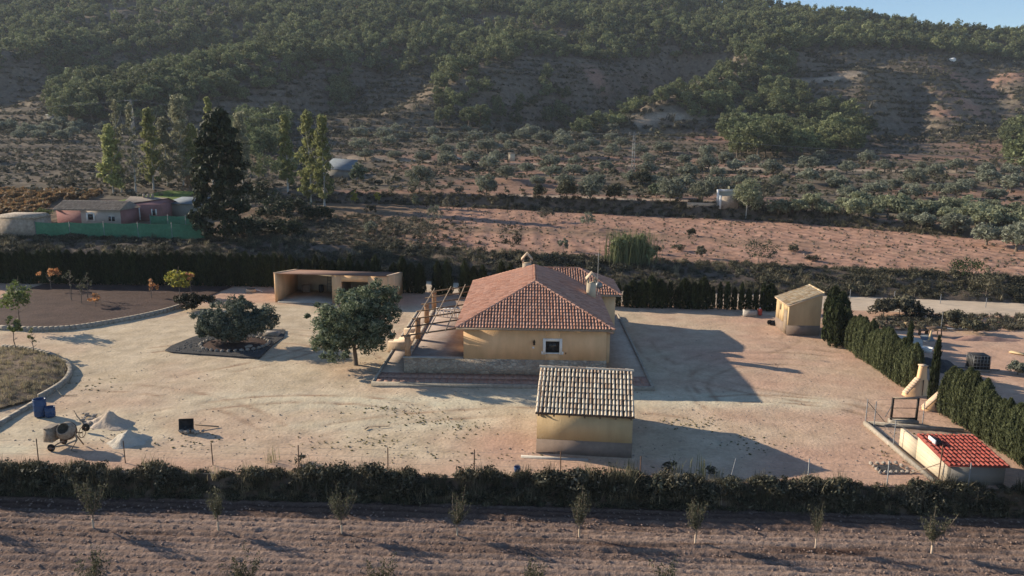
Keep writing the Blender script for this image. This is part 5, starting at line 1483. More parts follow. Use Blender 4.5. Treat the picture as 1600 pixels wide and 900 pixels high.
t = thing('dark_sack', 'two-lobed dark sack on the ground at the yellow shed door side', 'sack', p)
link('body', crown_mesh('body', [(-.25, 0, .2, .24), (.2, .05, .17, .22), (0, 0, .2, .2)], 90, .2, 'plastic_dark', 9, 1.2, .85), t); MB().lathe([(0, .02), (.3, .05), (.34, .2), (.2, .36), (0, .4)], 12).obj('filling', 'plastic_dark', t, True)

# ================================================================ front wire fence
fence = thing('wire_fence', 'wire fence with thin rusty posts along the top of the front bank', 'fence')
fx = [-80, 60, 196, 333, 467, 606, 741, 876, 1000, 1139, 1262, 1386, 1512, 1640]
fp = []
for i, px_ in enumerate(fx):
    p = G(px_, 718 + (px_ / 1600) * 42 + (4 if px_ > 900 else 0)); fp.append(p)
    white = px_ in (1139,)
    tp = Vector((p.x + (.28 if white else random.uniform(-.03, .03)), p.y, 1.25 if px_ < 1200 else 1.35))
    MB().tube([(p.x, p.y, -.3), tuple(tp)], .03, 6).obj('post', 'galvanised' if px_ > 1100 else 'rust_iron', fence)
for z in (.35, .7, 1.1):
    MB().tube([(p.x, p.y, z) for p in fp], .005, 3).obj('wire', 'galvanised', fence)
# taller weeds along the fence by the barn shadow
TALL = [tuft_mesh(s, 'lf_weed', 22, 1.0, .35, .02, .18) for s in (340, 341)] + [bush_mesh(342, 'lf_bank', 90, .1, 6)]
for i, (px_, py_, s_) in enumerate(((955, 738, .9), (985, 735, .8), (1045, 738, 1.2), (1060, 741, 1.1), (1095, 743, 1.2), (1110, 742, 1.0), (1120, 745, .8), (980, 742, .6), (470, 722, .9), (425, 722, .9), (905, 742, .6), (1225, 752, .7))):
    p = G(px_, py_); tag(link('tall_weed', TALL[i % 3], None, (p.x, p.y, -.05), i, s_), 'tall straggly weed growing along the front wire fence', 'weed', 'tall weeds along the front fence')

# ================================================================ saplings in the ploughed field
def sapling_meshes(seed):
    r = random.Random(seed); mb = MB(); C = []; N = []
    mb.tube([(0, 0, -.1), (.02, .01, .4), (0, 0, .75)], [.028, .024, .02], 6)
    for k in range(15):
        a = r.uniform(0, 6.28); L = r.uniform(.6, 1.25); sp = r.uniform(.12, .62)
        p0_ = Vector((0, 0, r.uniform(.45, .75))); p2_ = p0_ + Vector((math.cos(a) * sp * L, math.sin(a) * sp * L, L * .95)); p1_ = p0_.lerp(p2_, .5) + Vector((math.cos(a) * .08, math.sin(a) * .08, -.05))
        mb.tube([p0_, p1_, p2_], [.013, .009, .003], 4, False)
        for j in range(60):
            t = r.uniform(.15, 1.0)
            q_ = (p0_ * (1 - t) ** 2 + p1_ * 2 * t * (1 - t) + p2_ * t * t) + Vector((r.gauss(0, .055), r.gauss(0, .055), r.gauss(0, .05)))
            C.append(tuple(q_)); N.append((r.gauss(0, 1), r.gauss(0, 1), .6))
    V, F = leaves(np.array(C), np.array(N), .04, seed, 1.9)
    return mesh_np('crown', V, F, 'lf_sapling'), mb.mesh('trunk', 'twig', True)
SAP = [sapling_meshes(s) for s in (1, 2, 3, 4)]
guard = MB().tube([(0, 0, -.05), (0, 0, .34)], .035, 8).mesh('trunk_guard', 'step_stone', True)
row1 = [(146, 826), (341, 829), (534, 834), (714, 838), (905, 840), (1086, 850), (1274, 855), (1455, 866), (-50, 822), (1640, 872)]
for i, (px_, py_) in enumerate(row1):
    p = G(px_, py_, FIELD_Z); cr, tr = SAP[i % 4]
    t = tag(link('orchard_sapling', None, None, (p.x, p.y, FIELD_Z), i * 1.1), 'young sparse fruit sapling in the row just below the scrub bank', 'sapling', 'saplings of the row below the bank')
    s_ = random.uniform(1.2, 1.45); t.scale = (s_ * (.7 if i == 6 else 1.0), s_ * (.7 if i == 6 else 1.0), s_)
    link('crown', cr, t); link('trunk', tr, t); link('trunk_guard', guard, t)
for i, (px_, py_) in enumerate([(150, 935), (385, 940), (595, 945), (835, 950), (1040, 955), (1275, 965), (1500, 975)]):
    p = G(px_, py_, FIELD_Z); cr, tr = SAP[(i + 2) % 4]
    t = tag(link('orchard_sapling', None, None, (p.x, p.y, FIELD_Z), i * 1.7), 'young sapling of the nearer row, cut off by the lower picture edge', 'sapling', 'saplings of the nearer row')
    s_ = random.uniform(1.2, 1.4) * (.7 if i > 4 else 1); t.scale = (s_, s_, s_); link('crown', cr, t); link('trunk', tr, t); link('trunk_guard', guard, t)
# ================================================================ neighbour's yard beyond the right hedge
p = G(1527, 577)
ib = thing('crate_stack', 'black caged container cube standing on the neighbour yard', 'container', (p.x, p.y, 0), rad(-6))
ybox('body', 'plastic_dark', ib, -.6, .6, -.55, .55, .12, 1.2, .02)
ybox('pallet', 'wood_weathered', ib, -.64, .64, -.6, .6, -.02, .118)
for k in range(6):
    x = -.6 + k * .24; MB().beam((x, -.575, .12), (x, -.575, 1.22), .025).obj('cage_bar', 'galvanised', ib); MB().beam((-.625, -.55 + k * .22, .12), (-.625, -.55 + k * .22, 1.22), .025).obj('cage_bar', 'galvanised', ib)
for k in range(5):
    z = .14 + k * .265; MB().beam((-.62, -.58, z), (.62, -.58, z), .025).obj('cage_bar', 'galvanised', ib)
for k, (a, b, lab) in enumerate((((1450, 572), (1562, 579), 'long pale metal pipe lying before the black container'), ((1462, 577), (1545, 581), 'second pale metal pipe lying beside the first before the black container'))):
    a, b = G(*a), G(*b); tag(MB().tube([(a.x, a.y, .05), (b.x, b.y, .05)], .05, 7).obj('metal_pipe', 'roof_metal'), lab, 'pipe')
for k, (a, b, lab, m) in enumerate((((1383, 500), (1400, 505), 'short pale plank at the far end of the neighbour yard', 'wood_pale'), ((1413, 505), (1440, 512), 'long pale plank pointing at the trestle table', 'wood_pale'), ((1470, 515), (1540, 516), 'thin grey bar lying along the weedy strip', 'roof_metal'), ((1398, 515), (1420, 516), 'dark board behind the hedge top', 'wood_weathered'), ((1425, 505), (1445, 503), 'dark beam near the far planks', 'beam_brown'))):
    a, b = G(*a), G(*b); tag(MB().beam((a.x, a.y, .06), (b.x, b.y, .08), .22, .08).obj('plank', m), lab, 'plank')
p = G(1458, 524)
t = thing('trestle_table', 'dark trestle work table in the neighbour yard', 'table', p, .1)
ybox('table_top', 'beam_brown', t, -.7, .7, -.4, .4, .68, .76)
for a in (-.6, .6):
    for b in (-.3, .3): MB().beam((a, b, 0), (a * .9, b * .8, .68), .07).obj('leg', 'beam_brown', t)
MB().tube([(.66, 0, .7), (.68, 0, 2.2)], .025, 5).obj('pole', 'galvanised', t)
p = G(1443, 523); t = thing('saw_bench', 'low dark bench left of the trestle table', 'bench', p, .1)
ybox('seat', 'beam_brown', t, -.5, .4, -.2, .2, .38, .46)
for a in (-.4, .3): ybox('leg', 'beam_brown', t, a - .04, a + .04, -.15, .15, 0, .38)
p = G(1553, 529)
o = link('earth_heap', None); 
bpy.data.objects.remove(o)
def heap(name, label, cat, p, rx_, ry_, h, mat, seed):
    n, m = 26, 8
    th = np.linspace(0, 2 * math.pi, n, endpoint=False); f = np.linspace(0, 1, m); T, Fq = np.meshgrid(th, f)
    e = 1 + .25 * np.sin(T * 2 + seed) + .12 * np.sin(T * 5 + seed)
    X = Fq * rx_ * e * np.cos(T); Y = Fq * ry_ * e * np.sin(T); Z = h * (1 - Fq ** 1.3) * (1 + .5 * fbm(X * 1.5 + 9, Y * 1.5 + 9, seed, 3)) - .05
    F = [(i * n + k, i * n + (k + 1) % n, (i + 1) * n + (k + 1) % n, (i + 1) * n + k) for i in range(m - 1) for k in range(n)]
    return tag(link(name, mesh_np(name, np.stack([X, Y, Z], -1).reshape(-1, 3), np.array(F), mat, True), None, p), label, cat)
heap('earth_heap', 'low heap of red earth on the neighbour yard', 'heap', G(1535, 530), 2.6, .9, .35, 'pave_red', 2)
heap('rubbish_heap', 'dark heap of rubbish behind the cypress with the thin tip', 'heap', G(1465, 572), 1.6, 1.6, .7, 'gravel_dark', 4)
heap('tarpaulin', 'crumpled grey tarpaulin stretched behind the far right hedge', 'tarpaulin', G(1412, 535), 2.0, 3.0, .25, 'concrete', 6)
t = thing('plastic_sheet', 'pale blue plastic sheet and board lying on the rubbish heap', 'sheet', G(1446, 548)); t.location.z = .8
MB().add([(-.5, -.4, .1), (.4, -.5, .2), (.6, .5, .5), (-.3, .6, .35), (-.5, -.4, .06), (.4, -.5, .16), (.6, .5, .46), (-.3, .6, .31)], [(0, 1, 2, 3), (7, 6, 5, 4), (0, 4, 5, 1), (1, 5, 6, 2), (2, 6, 7, 3), (3, 7, 4, 0)]).obj('sheet', 'roof_metal', t)
MB().beam((.0, -.3, .2), (.7, .7, .75), .16, .04).obj('board', 'wood_pale', t)
p = G(1447, 560); t = thing('white_tub', 'round white tub on the rubbish heap behind the flue', 'tub', (p.x, p.y, .5))
MB().lathe([(0, 0), (.3, 0), (.42, .38), (.38, .38), (.28, .05), (0, .05)], 16).obj('body', 'white_paint', t, True); MB().lathe([(.40, .37), (.45, .38), (.44, .42), (.38, .41)], 16).obj('rim', 'white_paint', t)
a, b = G(1578, 550), G(1608, 556); tag(MB().beam((a.x, a.y, .05), (b.x, b.y, .06), .6, .06).obj('board', 'wood_pale'), 'wide yellow board lying at the edge of the neighbour yard', 'board')
for i, (px_, py_, s_, lab) in enumerate(((1590, 585, 1.0, 'grey-green round shrub at the right picture edge of the neighbour yard'), (1520, 520, 1.3, 'bare grey bush standing among the planks'), (1490, 505, 1.4, 'dark scrubby bush along the near edge of the dirt road'), (1380, 492, 1.6, 'broad dark bramble behind the hedge top'), (1405, 492, 2.0, 'largest dark bramble between hedge and dirt road'), (1430, 496, 1.5, 'smaller dark bramble beside the largest one'))):
    p = G(px_, py_); t = thing('bush', lab, 'bush', p); link('foliage', crown_mesh('foliage', blob_clumps(26, (0, 0, .45 * s_), (.8 * s_, .7 * s_, .4 * s_), .28 * s_, 400 + i, -.2), 60, .11 * s_, 'lf_olive' if i == 0 else 'lf_scrub' if i == 1 else 'lf_bank', 400 + i), t)
    MB().tube([(0, 0, -.1), (0, 0, .5 * s_)], [.05, .02], 5).obj('stem', 'twig', t)
P = np.array([tuple(G(random.uniform(1370, 1640), random.uniform(494, 516))) for _ in range(420)])
scatter('yard_edge_brush', 'weedy dark strip between neighbour yard and dirt road', 'scrub', P - np.array((0, 0, .1)), rng.uniform(.3, .9, len(P)), BANK[:4] + SCRUB[4:])
rp = thing('road_fence', 'row of thin grey posts along the far side of the dirt road', 'fence')
for px_, py_ in ((1328, 466), (1397, 469), (1469, 474), (1540, 480), (1300, 464)):
    p = G(px_, py_, .1); MB().tube([(p.x, p.y, -.2), (p.x, p.y, 1.1)], .04, 6).obj('post', 'galvanised', rp)

# ================================================================ planting between road, red field and terraces
def plant(name, label, cat, base, clumps, per, ls, mat, seed, stem=.8, group=None, aspect=1.7, bark='twig', r0=.05):
    t = thing(name, label, cat, base, 0, group)
    link('crown', crown_mesh('crown', clumps, per, ls, mat, seed, aspect, .3), t)
    mb = MB(); limbs(mb, -.15, stem, stem * .5, 5, r0, seed, .4, 5, .6); mb.obj('trunk', bark, t, True)
    return t
# cane thicket by the near edge of the red field
p = onT(985, 412)
t = thing('cane_thicket', 'tall pale green cane thicket at the near edge of the red field', 'reeds', p)
link('canes', tuft_mesh(500, 'lf_reed', 420, 4.3, .2, .035, .95), t).scale = (1.5, .8, 1)
link('cane_leaves', crown_mesh('cane_leaves', np.concatenate([blob_clumps(30, (-1.1, 0, 2.3), (1.1, .9, 1.9), .5, 501, -1), blob_clumps(24, (1.5, 0, 1.9), (1.2, .9, 1.5), .5, 502, -1)]), 46, .22, 'lf_reed', 503, 3.2), t)
field_plants = [
    (918, 356, 2.6, 1.5, 'lf_olive', 'small leafy tree standing alone on the red field behind the house'),
    (855, 346, 2.6, 1.6, 'lf_scrub_pale', 'thin bare-branched tree at the far edge of the red field'),
    (1185, 414, 3.4, 2.3, 'lf_scrub', 'tall grey shrub on the bank at the near edge of the red field'),
    (800, 398, 4.0, 1.9, 'lf_bank', 'dark upright bush on the bank straight behind the house roof'),
    (880, 392, 1.6, .8, 'lf_olive', 'very small shrub on the red field left of the canes'),
    (663, 376, 3.0, 2.3, 'lf_scrub_pale', 'pale straggly shrub on the shaded end of the red field'),
    (617, 372, 2.2, 1.2, 'lf_scrub_pale', 'pale shrub left of the straggly one on the shaded field end'),
    (580, 366, 2.0, 1.2, 'lf_olive', 'small grey bush leftmost on the shaded field end'),
    (679, 345, 2.6, 1.6, 'lf_olive', 'grey bush at the middle of the red field behind the pergola'),
    (650, 325, 2.6, 1.0, 'lf_olive_light', 'small pale bush at the far edge of the red field'),
    (698, 332, 2.8, 1.0, 'lf_scrub_pale', 'thin pale sapling at the far field edge beside the pale bush'),
    (553, 322, 2.9, .9, 'lf_yellow', 'little yellow poplar at the far edge of the red field'),
    (590, 320, 2.6, .7, 'lf_yellow', 'second little yellow poplar, thinner, at the field edge'),
    (578, 335, 1.8, 1.3, 'lf_dark', 'small dark umbrella-shaped bush on the red field'),
    (1508, 431, 1.9, 2.6, 'lf_fig', 'broad dark green fig bush at the near edge of the red field'),
    (1540, 464, 3.0, 2.0, 'lf_bank', 'taller dark bush on the bank above the dirt road'),
    (1240, 393, .8, .9, 'lf_bank', 'farther small dark weed heap on the red field'),
    (1270, 409, .8, 1.0, 'lf_bank', 'nearer small dark weed heap on the red field'),
    (1080, 369, 1.2, .7, 'lf_scrub', 'dark twiggy heap near the far side of the red field'),
    (1060, 392, .9, .9, 'lf_scrub', 'flat dark heap of prunings on the ploughed rows'),
    (1025, 397, 1.1, .8, 'lf_bank', 'dark heap of prunings next to the canes'),
    (1095, 403, 1.7, .8, 'lf_scrub_pale', 'thin pale sapling among the ploughed rows'),
]
for i, (px_, py_, h_, r_, m_, lab) in enumerate(field_plants):
    p = onT(px_, py_)
    plant('field_shrub', lab, 'shrub', p, blob_clumps(24, (0, 0, h_ * .55), (r_ * .85, r_ * .85, h_ * .42), r_ * .28, 520 + i, -.7), 34, .13 if h_ > 1 else .1, m_, 520 + i, h_ * .6)
# trees on the terrace above
terrace_trees = [
    (1165, 341, 6.6, 3.0, 'lf_olive_light', 'large round tree with pale trunks beside the white ruin'),
    (655, 300, 5.2, 2.9, 'lf_olive', 'big grey olive above the left part of the red field'),
    (760, 309, 4.0, 2.5, 'lf_olive', 'wide green-grey olive on the terrace edge'),
    (922, 316, 4.2, 2.3, 'lf_olive', 'dense tree on the terrace edge straight behind the cane thicket'),
    (885, 311, 3.2, 2.0, 'lf_sapling', 'green bush on the terrace edge left of the dense tree'),
    (840, 309, 2.4, 1.2, 'lf_sapling', 'small green bush on the terrace edge'),
    (960, 313, 3.0, 1.5, 'lf_sapling', 'round green bush right of the dense terrace tree'),
    (1046, 322, 5.0, 2.4, 'lf_olive', 'tall grey olive hanging over the terrace edge left of the white ruin'),
    (1097, 315, 3.6, 2.2, 'lf_olive', 'dark-stemmed olive just left of the white ruin'),
    (560, 288, 4.5, 1.7, 'lf_mulberry', 'dark green round tree beside the metal-roofed barn'),
    (1005, 292, 3.6, 1.9, 'lf_sapling', 'green tree at the foot of the lattice mast'),
    (1025, 308, 2.6, 1.4, 'lf_mulberry', 'small dark green citrus beside the lattice mast tree'),
]
for i, (px_, py_, h_, r_, m_, lab) in enumerate(terrace_trees):
    p = onT(px_, py_)
    plant('terrace_tree', lab, 'tree', p, blob_clumps(60, (0, 0, h_ * .58), (r_ * .9, r_ * .9, h_ * .42), r_ * .28, 560 + i, -.75), 56, .20, m_, 560 + i, h_ * .6, bark='bark_pale' if i == 0 else 'bark', r0=.13)
# olives
def olive(px_, py_, wpx, light, group, label):
    p = onT(px_, py_); d = p.y
    w = wpx / FPX * d
    cr, tr = random.choice(OLIVES_LIGHT if light else OLIVES)
    t = tag(link('olive_tree', None, None, (p.x, p.y, p.z - .1), random.uniform(0, 6.28)), label, 'tree', group)
    w *= .86; t.scale = (w, w, w * random.uniform(.72, .9)); link('crown', cr, t); link('trunk', tr, t)
    return p
used = []
def spread_olives(poly, n, wr, mind, light, group, label):
    xs_ = [q[0] for q in poly]; ys_ = [q[1] for q in poly]; c = 0
    for _ in range(4000):
        if c >= n: break
        a, b = random.uniform(min(xs_), max(xs_)), random.uniform(min(ys_), max(ys_))
        if not inpoly(np.array([a]), np.array([b]), poly)[0]: continue
        if any((a - u[0]) ** 2 + ((b - u[1]) * 3.0) ** 2 < (mind) ** 2 for u in used): continue
        used.append((a, b)); c += 1
        k = 1 + (b - 240) / 260
        olive(a, b, random.uniform(*wr) * k, light, group, label)
for px_, py_, w in ((1440, 357, 46), (1492, 368, 60), (1541, 384, 54), (1588, 392, 62), (1608, 372, 50), (1412, 350, 30)):
    used.append((px_, py_)); olive(px_, py_, w, False, 'nearest olives by the red field', 'large grey olive at the right end of the red field')
spread_olives([(1212, 332), (1330, 328), (1420, 330), (1600, 335), (1640, 365), (1560, 362), (1450, 345), (1330, 343), (1212, 338)], 46, (28, 38), 25, True, 'pale olives of the right grove', 'pale sunlit olive in the grove beyond the red field')
spread_olives([(1200, 262), (1340, 250), (1600, 275), (1640, 312), (1480, 312), (1330, 312), (1200, 296)], 30, (22, 36), 36, False, 'olives on the right terraces', 'grey-green olive on the weedy terraces above the right grove')
spread_olives([(545, 226), (700, 222), (960, 222), (1120, 250), (1190, 262), (1190, 300), (1040, 300), (860, 298), (700, 262), (545, 252)], 50, (24, 36), 38, False, 'olives on the middle terraces', 'grey olive on the terraces at the foot of the hill')
spread_olives([(-20, 205), (165, 200), (170, 222), (-20, 225)], 13, (28, 40), 26, False, 'olives below the left wood', 'grey olive in the row below the wood at far left')
spread_olives([(560, 210), (960, 205), (960, 222), (560, 222)], 22, (22, 34), 30, False, 'olives at the hill foot', 'small olive at the very foot of the wooded hill')

# ================================================================ poplars, the big conifer and the pink farm (left)
def poplar_meshes(seed, mat, h, r, n, ls, clumps=40):
    g = np.random.default_rng(seed); cl = []
    for i in range(clumps):
        z = h * (.12 + .86 * (i + g.random()) / clumps); k = np.interp(z / h, [0, .25, .6, 1], [.6, 1, .75, .12])
        a = g.uniform(0, 6.28); rr = r * k * g.uniform(.2, .9); cl.append((math.cos(a) * rr, math.sin(a) * rr, z, r * .36 * g.uniform(.7, 1.2)))
    cr = crown_mesh('crown', cl, n, ls, mat, seed, 1.7, .2)
    mb = MB(); rn = random.Random(seed)
    mb.tube([(0, 0, -.3), (.1, 0, h * .3), (0, .1, h * .65), (0, 0, h * .96)], [.2, .15, .09, .02], 7)
    for k in range(14):
        z = h * rn.uniform(.12, .75); a = rn.uniform(0, 6.28); L = h * rn.uniform(.12, .24)
        mb.tube([(0, 0, z), (math.cos(a) * r * .6, math.sin(a) * r * .6, z + L * .6), (math.cos(a) * r * .8, math.sin(a) * r * .8, z + L)], [.05, .03, .01], 5)
    return cr, mb.mesh('trunk', 'bark_pale', True)
POP = {'y': [poplar_meshes(s, 'lf_poplar', 1, .10, 34, .022) for s in (600, 601)]}
pop = [ # base px,py, top py, half width px, material, leaves per clump, label
    (177, 302, 205, 14, 'lf_poplar', 70, 'leafy yellow-green poplar leftmost in the poplar group'),
    (190, 300, 165, 9, 'lf_poplar_grey', 12, 'nearly bare poplar with pale branches left of the mast'),
    (212, 300, 170, 10, 'lf_poplar_grey', 12, 'nearly bare poplar with pale branches right at the mast'),
    (240, 296, 178, 13, 'lf_poplar', 50, 'slim poplar with light tip in the middle of the poplar group'),
    (262, 292, 195, 15, 'lf_poplar_grey', 45, 'greyish poplar behind the green lawn'),
    (287, 292, 158, 18, 'lf_poplar_grey', 50, 'tall dull brown-green poplar left of the big conifer'),
    (305, 292, 205, 12, 'lf_poplar', 50, 'yellow-tinged poplar just left of the big conifer'),
    (333, 292, 162, 10, 'lf_poplar', 60, 'bright-tipped poplar rising behind the big conifer'),
    (380, 292, 185, 12, 'lf_poplar_grey', 40, 'thin poplar behind the right flank of the big conifer'),
    (450, 300, 188, 10, 'lf_poplar', 80, 'bright yellow-green narrow poplar standing alone'),
    (486, 322, 182, 16, 'lf_poplar', 46, 'broad loose poplar with whitish trunk, left of its twin'),
    (507, 326, 190, 14, 'lf_poplar', 46, 'loose poplar with whitish trunk nearest the red field'),
]
for i, (px_, py_, ty, hw, m_, n_, lab) in enumerate(pop):
    p = onT(px_, py_); top = atY(px_, ty - 10, p.y); h_ = top.z - p.z; r_ = hw / FPX * p.y * 1.45
    cr, tr = poplar_meshes(600 + i, m_, h_, r_, int(n_ * 1.5), .30, 60)
    t = thing('poplar_tree', lab, 'tree', p); link('crown', cr, t); link('trunk', tr, t)
# the big dark conifer
p = onT(350, 374); top = atY(338, 172, p.y); h_ = top.z - p.z
g = np.random.default_rng(77); cl = []
for i in range(330):
    f = g.random() ** .85; z = h_ * (.01 + .98 * f); R_ = 4.3 * np.interp(f, [0, .15, .5, .8, 1], [.9, 1, .88, .62, .16]); a = g.uniform(0, 6.28); rr = R_ * g.uniform(.45, 1.0)
    cl.append((math.cos(a) * rr, math.sin(a) * rr, z, .7 * g.uniform(.7, 1.2)))
t = thing('conifer_tree', 'huge dark conical conifer beside the green mesh fence', 'tree', p)
link('crown', crown_mesh('crown', cl, 52, .30, 'lf_conifer', 78, 2.0, .3), t)
MB().tube([(0, 0, -.3), (0, 0, h_ * .9)], [.35, .05], 8).obj('trunk', 'bark', t, True)
# dark shrubs around it
for i, (px_, py_, h_, r_, lab) in enumerate(((425, 350, 4.5, 3.2, 'large dark shrub right of the big conifer'), (465, 345, 3.8, 3.0, 'dark shrub between the big conifer and the loose poplars'), (405, 330, 5.5, 3.4, 'tall dark shrub behind the conifer'), (500, 345, 2.6, 2.4, 'low dark shrub at the foot of the loose poplars'), (445, 368, 2.2, 3.4, 'low dark bramble on the bank right of the conifer'), (390, 368, 2.6, 2.4, 'dark bramble at the conifer foot'), (420, 290, 7.5, 3.6, 'dark round evergreen behind the narrow yellow poplar'), (395, 262, 9, 3.8, 'tallest dark evergreen behind the poplar group'), (455, 270, 6, 3.4, 'dark evergreen left of the loose poplars'))):
    p = onT(px_, py_)
    plant('evergreen_shrub', lab, 'shrub', p, blob_clumps(40, (0, 0, h_ * .5), (r_ * .9, r_ * .9, h_ * .45), r_ * .25, 640 + i, -.6), 46, .22, 'lf_conifer' if i < 6 else 'lf_pine', 640 + i, h_ * .6, r0=.1)
# autumn vineyard
n = 1500
vx = []
for _ in range(n):
    p = onT(random.uniform(-60, 168), 283 + 50 * random.random()) if _ < 0 else None
Xv = rng.uniform(-118, -72, n); Yv = rng.uniform(122, 152, n); Xv = np.round(Xv / 2.4) * 2.4 + rng.normal(0, .25, n) + .1 * (Yv - 130)
pp = project(Xv, Yv, terr_z(Xv, Yv)); kk = inpoly(pp[0], pp[1], [(-80, 282), (60, 280), (165, 292), (150, 312), (85, 318), (60, 338), (-80, 342)])
scatter('autumn_vines', 'orange-leaved vines in rows behind the pink farmhouse', 'vines', np.stack([Xv, Yv, terr_z(Xv, Yv)], 1)[kk], rng.uniform(.9, 1.7, kk.sum()), [bush_mesh(s, 'lf_vine', 70, .2, 6, (.4, .4, .3)) for s in (660, 661)])
# pink farmhouse
f0 = onT(90, 350); d_ = f0.y; mpp = d_ / FPX
fh = thing('farmhouse', 'low pink farmhouse with brown tiled roof behind the green mesh fence', 'house', f0, rad(-4))
L_ = 9.9; Dp = 5.0; eh = 2.3; rh = 3.3; z_ = -.4
wl = MB().box(0, L_, 0, Dp, z_, eh).add([(0, 0, eh), (0, Dp, eh), (0, Dp / 2, rh), (L_, 0, eh), (L_, Dp, eh), (L_, Dp / 2, rh)], [(0, 2, 1), (3, 4, 5), (0, 3, 5, 2), (1, 2, 5, 4)])
wl.obj('wall', 'pink_render', fh)
ybox('faded_wall', 'pink_faded', fh, 3.8, L_ + .01, -.03, .0, z_, eh - .05)
sl2 = (rh - eh) / (Dp / 2)
rf = MB().add([(-.3, -.35, eh - .1), (L_ + .2, -.35, eh - .1), (L_ + .2, Dp / 2, rh + .06), (-.3, Dp / 2, rh + .06), (L_ + .2, Dp + .35, eh - .1), (-.3, Dp + .35, eh - .1), (-.3, -.35, eh - .2), (L_ + .2, -.35, eh - .2)], [(0, 1, 2, 3), (3, 2, 4, 5), (0, 6, 7, 1), (0, 3, 5), (1, 4, 2)]).obj('roof', 'tile_brown', fh)
tile_face('roof_tiles', 'tile_brown', rf, (-.3, -.37, eh - .09), (1, 0, 0), (0, 1, sl2), L_ + .5, lambda u: (Dp / 2 + .35) * math.hypot(1, sl2), None, .28, .5, .1, 41, 3)
w_ = ybox('window', 'dark_glass', fh, 4.9, 5.7, -.06, -.031, .75, 1.55)
MB().box(4.65, 4.9, -.1, -.032, .55, 1.75).box(5.7, 5.95, -.1, -.032, .55, 1.75).box(4.9, 5.7, -.1, -.032, 1.55, 1.85).obj('frame', 'white_paint', w_)
w_ = ybox('window', 'dark_glass', fh, 8.05, 9.0, -.06, -.031, .6, 1.3)
MB().beam((8.52, -.08, .6), (8.52, -.08, 1.3), .06).beam((8.0, -.08, 1.33), (9.05, -.08, 1.33), .06).obj('frame', 'white_paint', w_)
f1 = onT(190, 345)
f2 = thing('farmhouse', 'taller pink gable wing right of the low pink farmhouse', 'house', (f1.x, f1.y + 1.0, f1.z), rad(-4))
MB().box(0, 5.9, 0, 5, -.4, 2.5).add([(0, 0, 2.5), (0, 5, 2.5), (5.9, 0, 2.5), (5.9, 5, 2.5), (0, 2.5, 3.4), (5.9, 2.5, 3.2)], [(0, 4, 1), (2, 3, 5), (0, 2, 5, 4), (1, 4, 5, 3)]).obj('wall', 'pink_render', f2)
MB().add([(-.3, -.3, 2.45), (.9, -.3, 2.6), (6.1, 2.4, 3.35), (-.3, 2.6, 3.5), (-.3, 5.3, 2.45), (6.1, 5.3, 2.45), (-.3, -.3, 2.35), (.9, -.3, 2.5)], [(0, 1, 2, 3), (3, 2, 5, 4), (0, 6, 7, 1)]).obj('roof', 'tile_brown', f2)
d2 = ybox('door', 'dark_glass', f2, 1.75, 2.35, -.04, .0, -.2, 1.7); MB().box(1.5, 1.75, -.07, -.001, -.3, 1.95).box(2.35, 2.6, -.07, -.001, -.3, 1.95).box(1.75, 2.35, -.07, -.001, 1.7, 2.05).obj('frame', 'white_paint', d2)
w_ = ybox('window', 'dark_glass', f2, 4.6, 5.1, -.04, 0, .9, 1.6); MB().box(4.42, 4.6, -.06, -.001, .8, 1.8).box(5.1, 5.28, -.06, -.001, .8, 1.8).obj('frame', 'white_paint', w_)
for k in range(3): ybox('roof_pot', 'tile_brown', f2, 1.9 + k * .7, 2.2 + k * .7, 2.3, 2.6, 3.2, 3.9)
p = onT(235, 318)
lawn = MB().add([(-5, -6, .5), (4.0, -7, .45), (6, 6, 1.3), (-2, 8, 1.4)], [(0, 1, 2, 3)]).obj('lawn', 'lawn'); lawn.location = (p.x, p.y + 4, p.z + .1); lawn['kind'] = 'structure'
f3 = onT(258, 340)
s3 = thing('farm_shed', 'grey shed with pale sheet roof left of the big conifer', 'shed', f3, rad(-4))
ybox('wall', 'wall_grey', s3, 0, 5.6, 0, 4, -.4, 2.3)
MB().add([(-.2, -.3, 2.3), (5.8, -.3, 2.3), (5.8, 4.3, 3.0), (.9, 4.3, 3.0), (-.2, -.3, 2.2), (5.8, -.3, 2.2), (5.8, 4.3, 2.9), (.9, 4.3, 2.9)], [(0, 1, 2, 3), (7, 6, 5, 4), (0, 4, 5, 1), (1, 5, 6, 2), (2, 6, 7, 3), (3, 7, 4, 0)]).obj('roof', 'roof_metal', s3)
# green mesh fence on the bank
def meshfence(label, a, b, h, npan):
    a, b = onT(*a), onT(*b)
    t = thing('mesh_fence', label, 'fence')
    for k in range(npan):
        q0, q1 = a.lerp(b, k / npan), a.lerp(b, (k + 1) / npan)
        q0.z, q1.z = tz(q0.x, q0.y), tz(q1.x, q1.y)
        d = (q1 - q0).normalized(); nn = Vector((-d.y, d.x, 0)) * .02
        V = []
        for s_ in (-1, 1):
            for i in range(5):
                f = i / 4; m = q0.lerp(q1, f); sag = -.12 * math.sin(math.pi * f); V += [tuple(m + nn * s_ + Vector((0, 0, .0))), tuple(m + nn * s_ + Vector((0, 0, h + sag)))]
        F = [(2 * i, 2 * i + 2, 2 * i + 3, 2 * i + 1) for i in range(4)] + [(10 + 2 * i, 11 + 2 * i, 13 + 2 * i, 12 + 2 * i) for i in range(4)] + [(2 * i + 1, 2 * i + 3, 13 + 2 * i, 11 + 2 * i) for i in range(4)]
        MB().add(V, F).obj('mesh_panel', 'mesh_green', t)
        MB().tube([tuple(q0 - Vector((0, 0, .3))), tuple(q0 + Vector((0, 0, h + .15)))], .05, 6).obj('post', 'galvanised', t)
    return t
meshfence('long green mesh fence on top of the bank before the pink farmhouse', (57, 371), (322, 374), 2.1, 5)
meshfence('short green mesh fence farther back before the grey shed', (235, 350), (318, 351), 1.3, 3)
p = onT(28, 371)
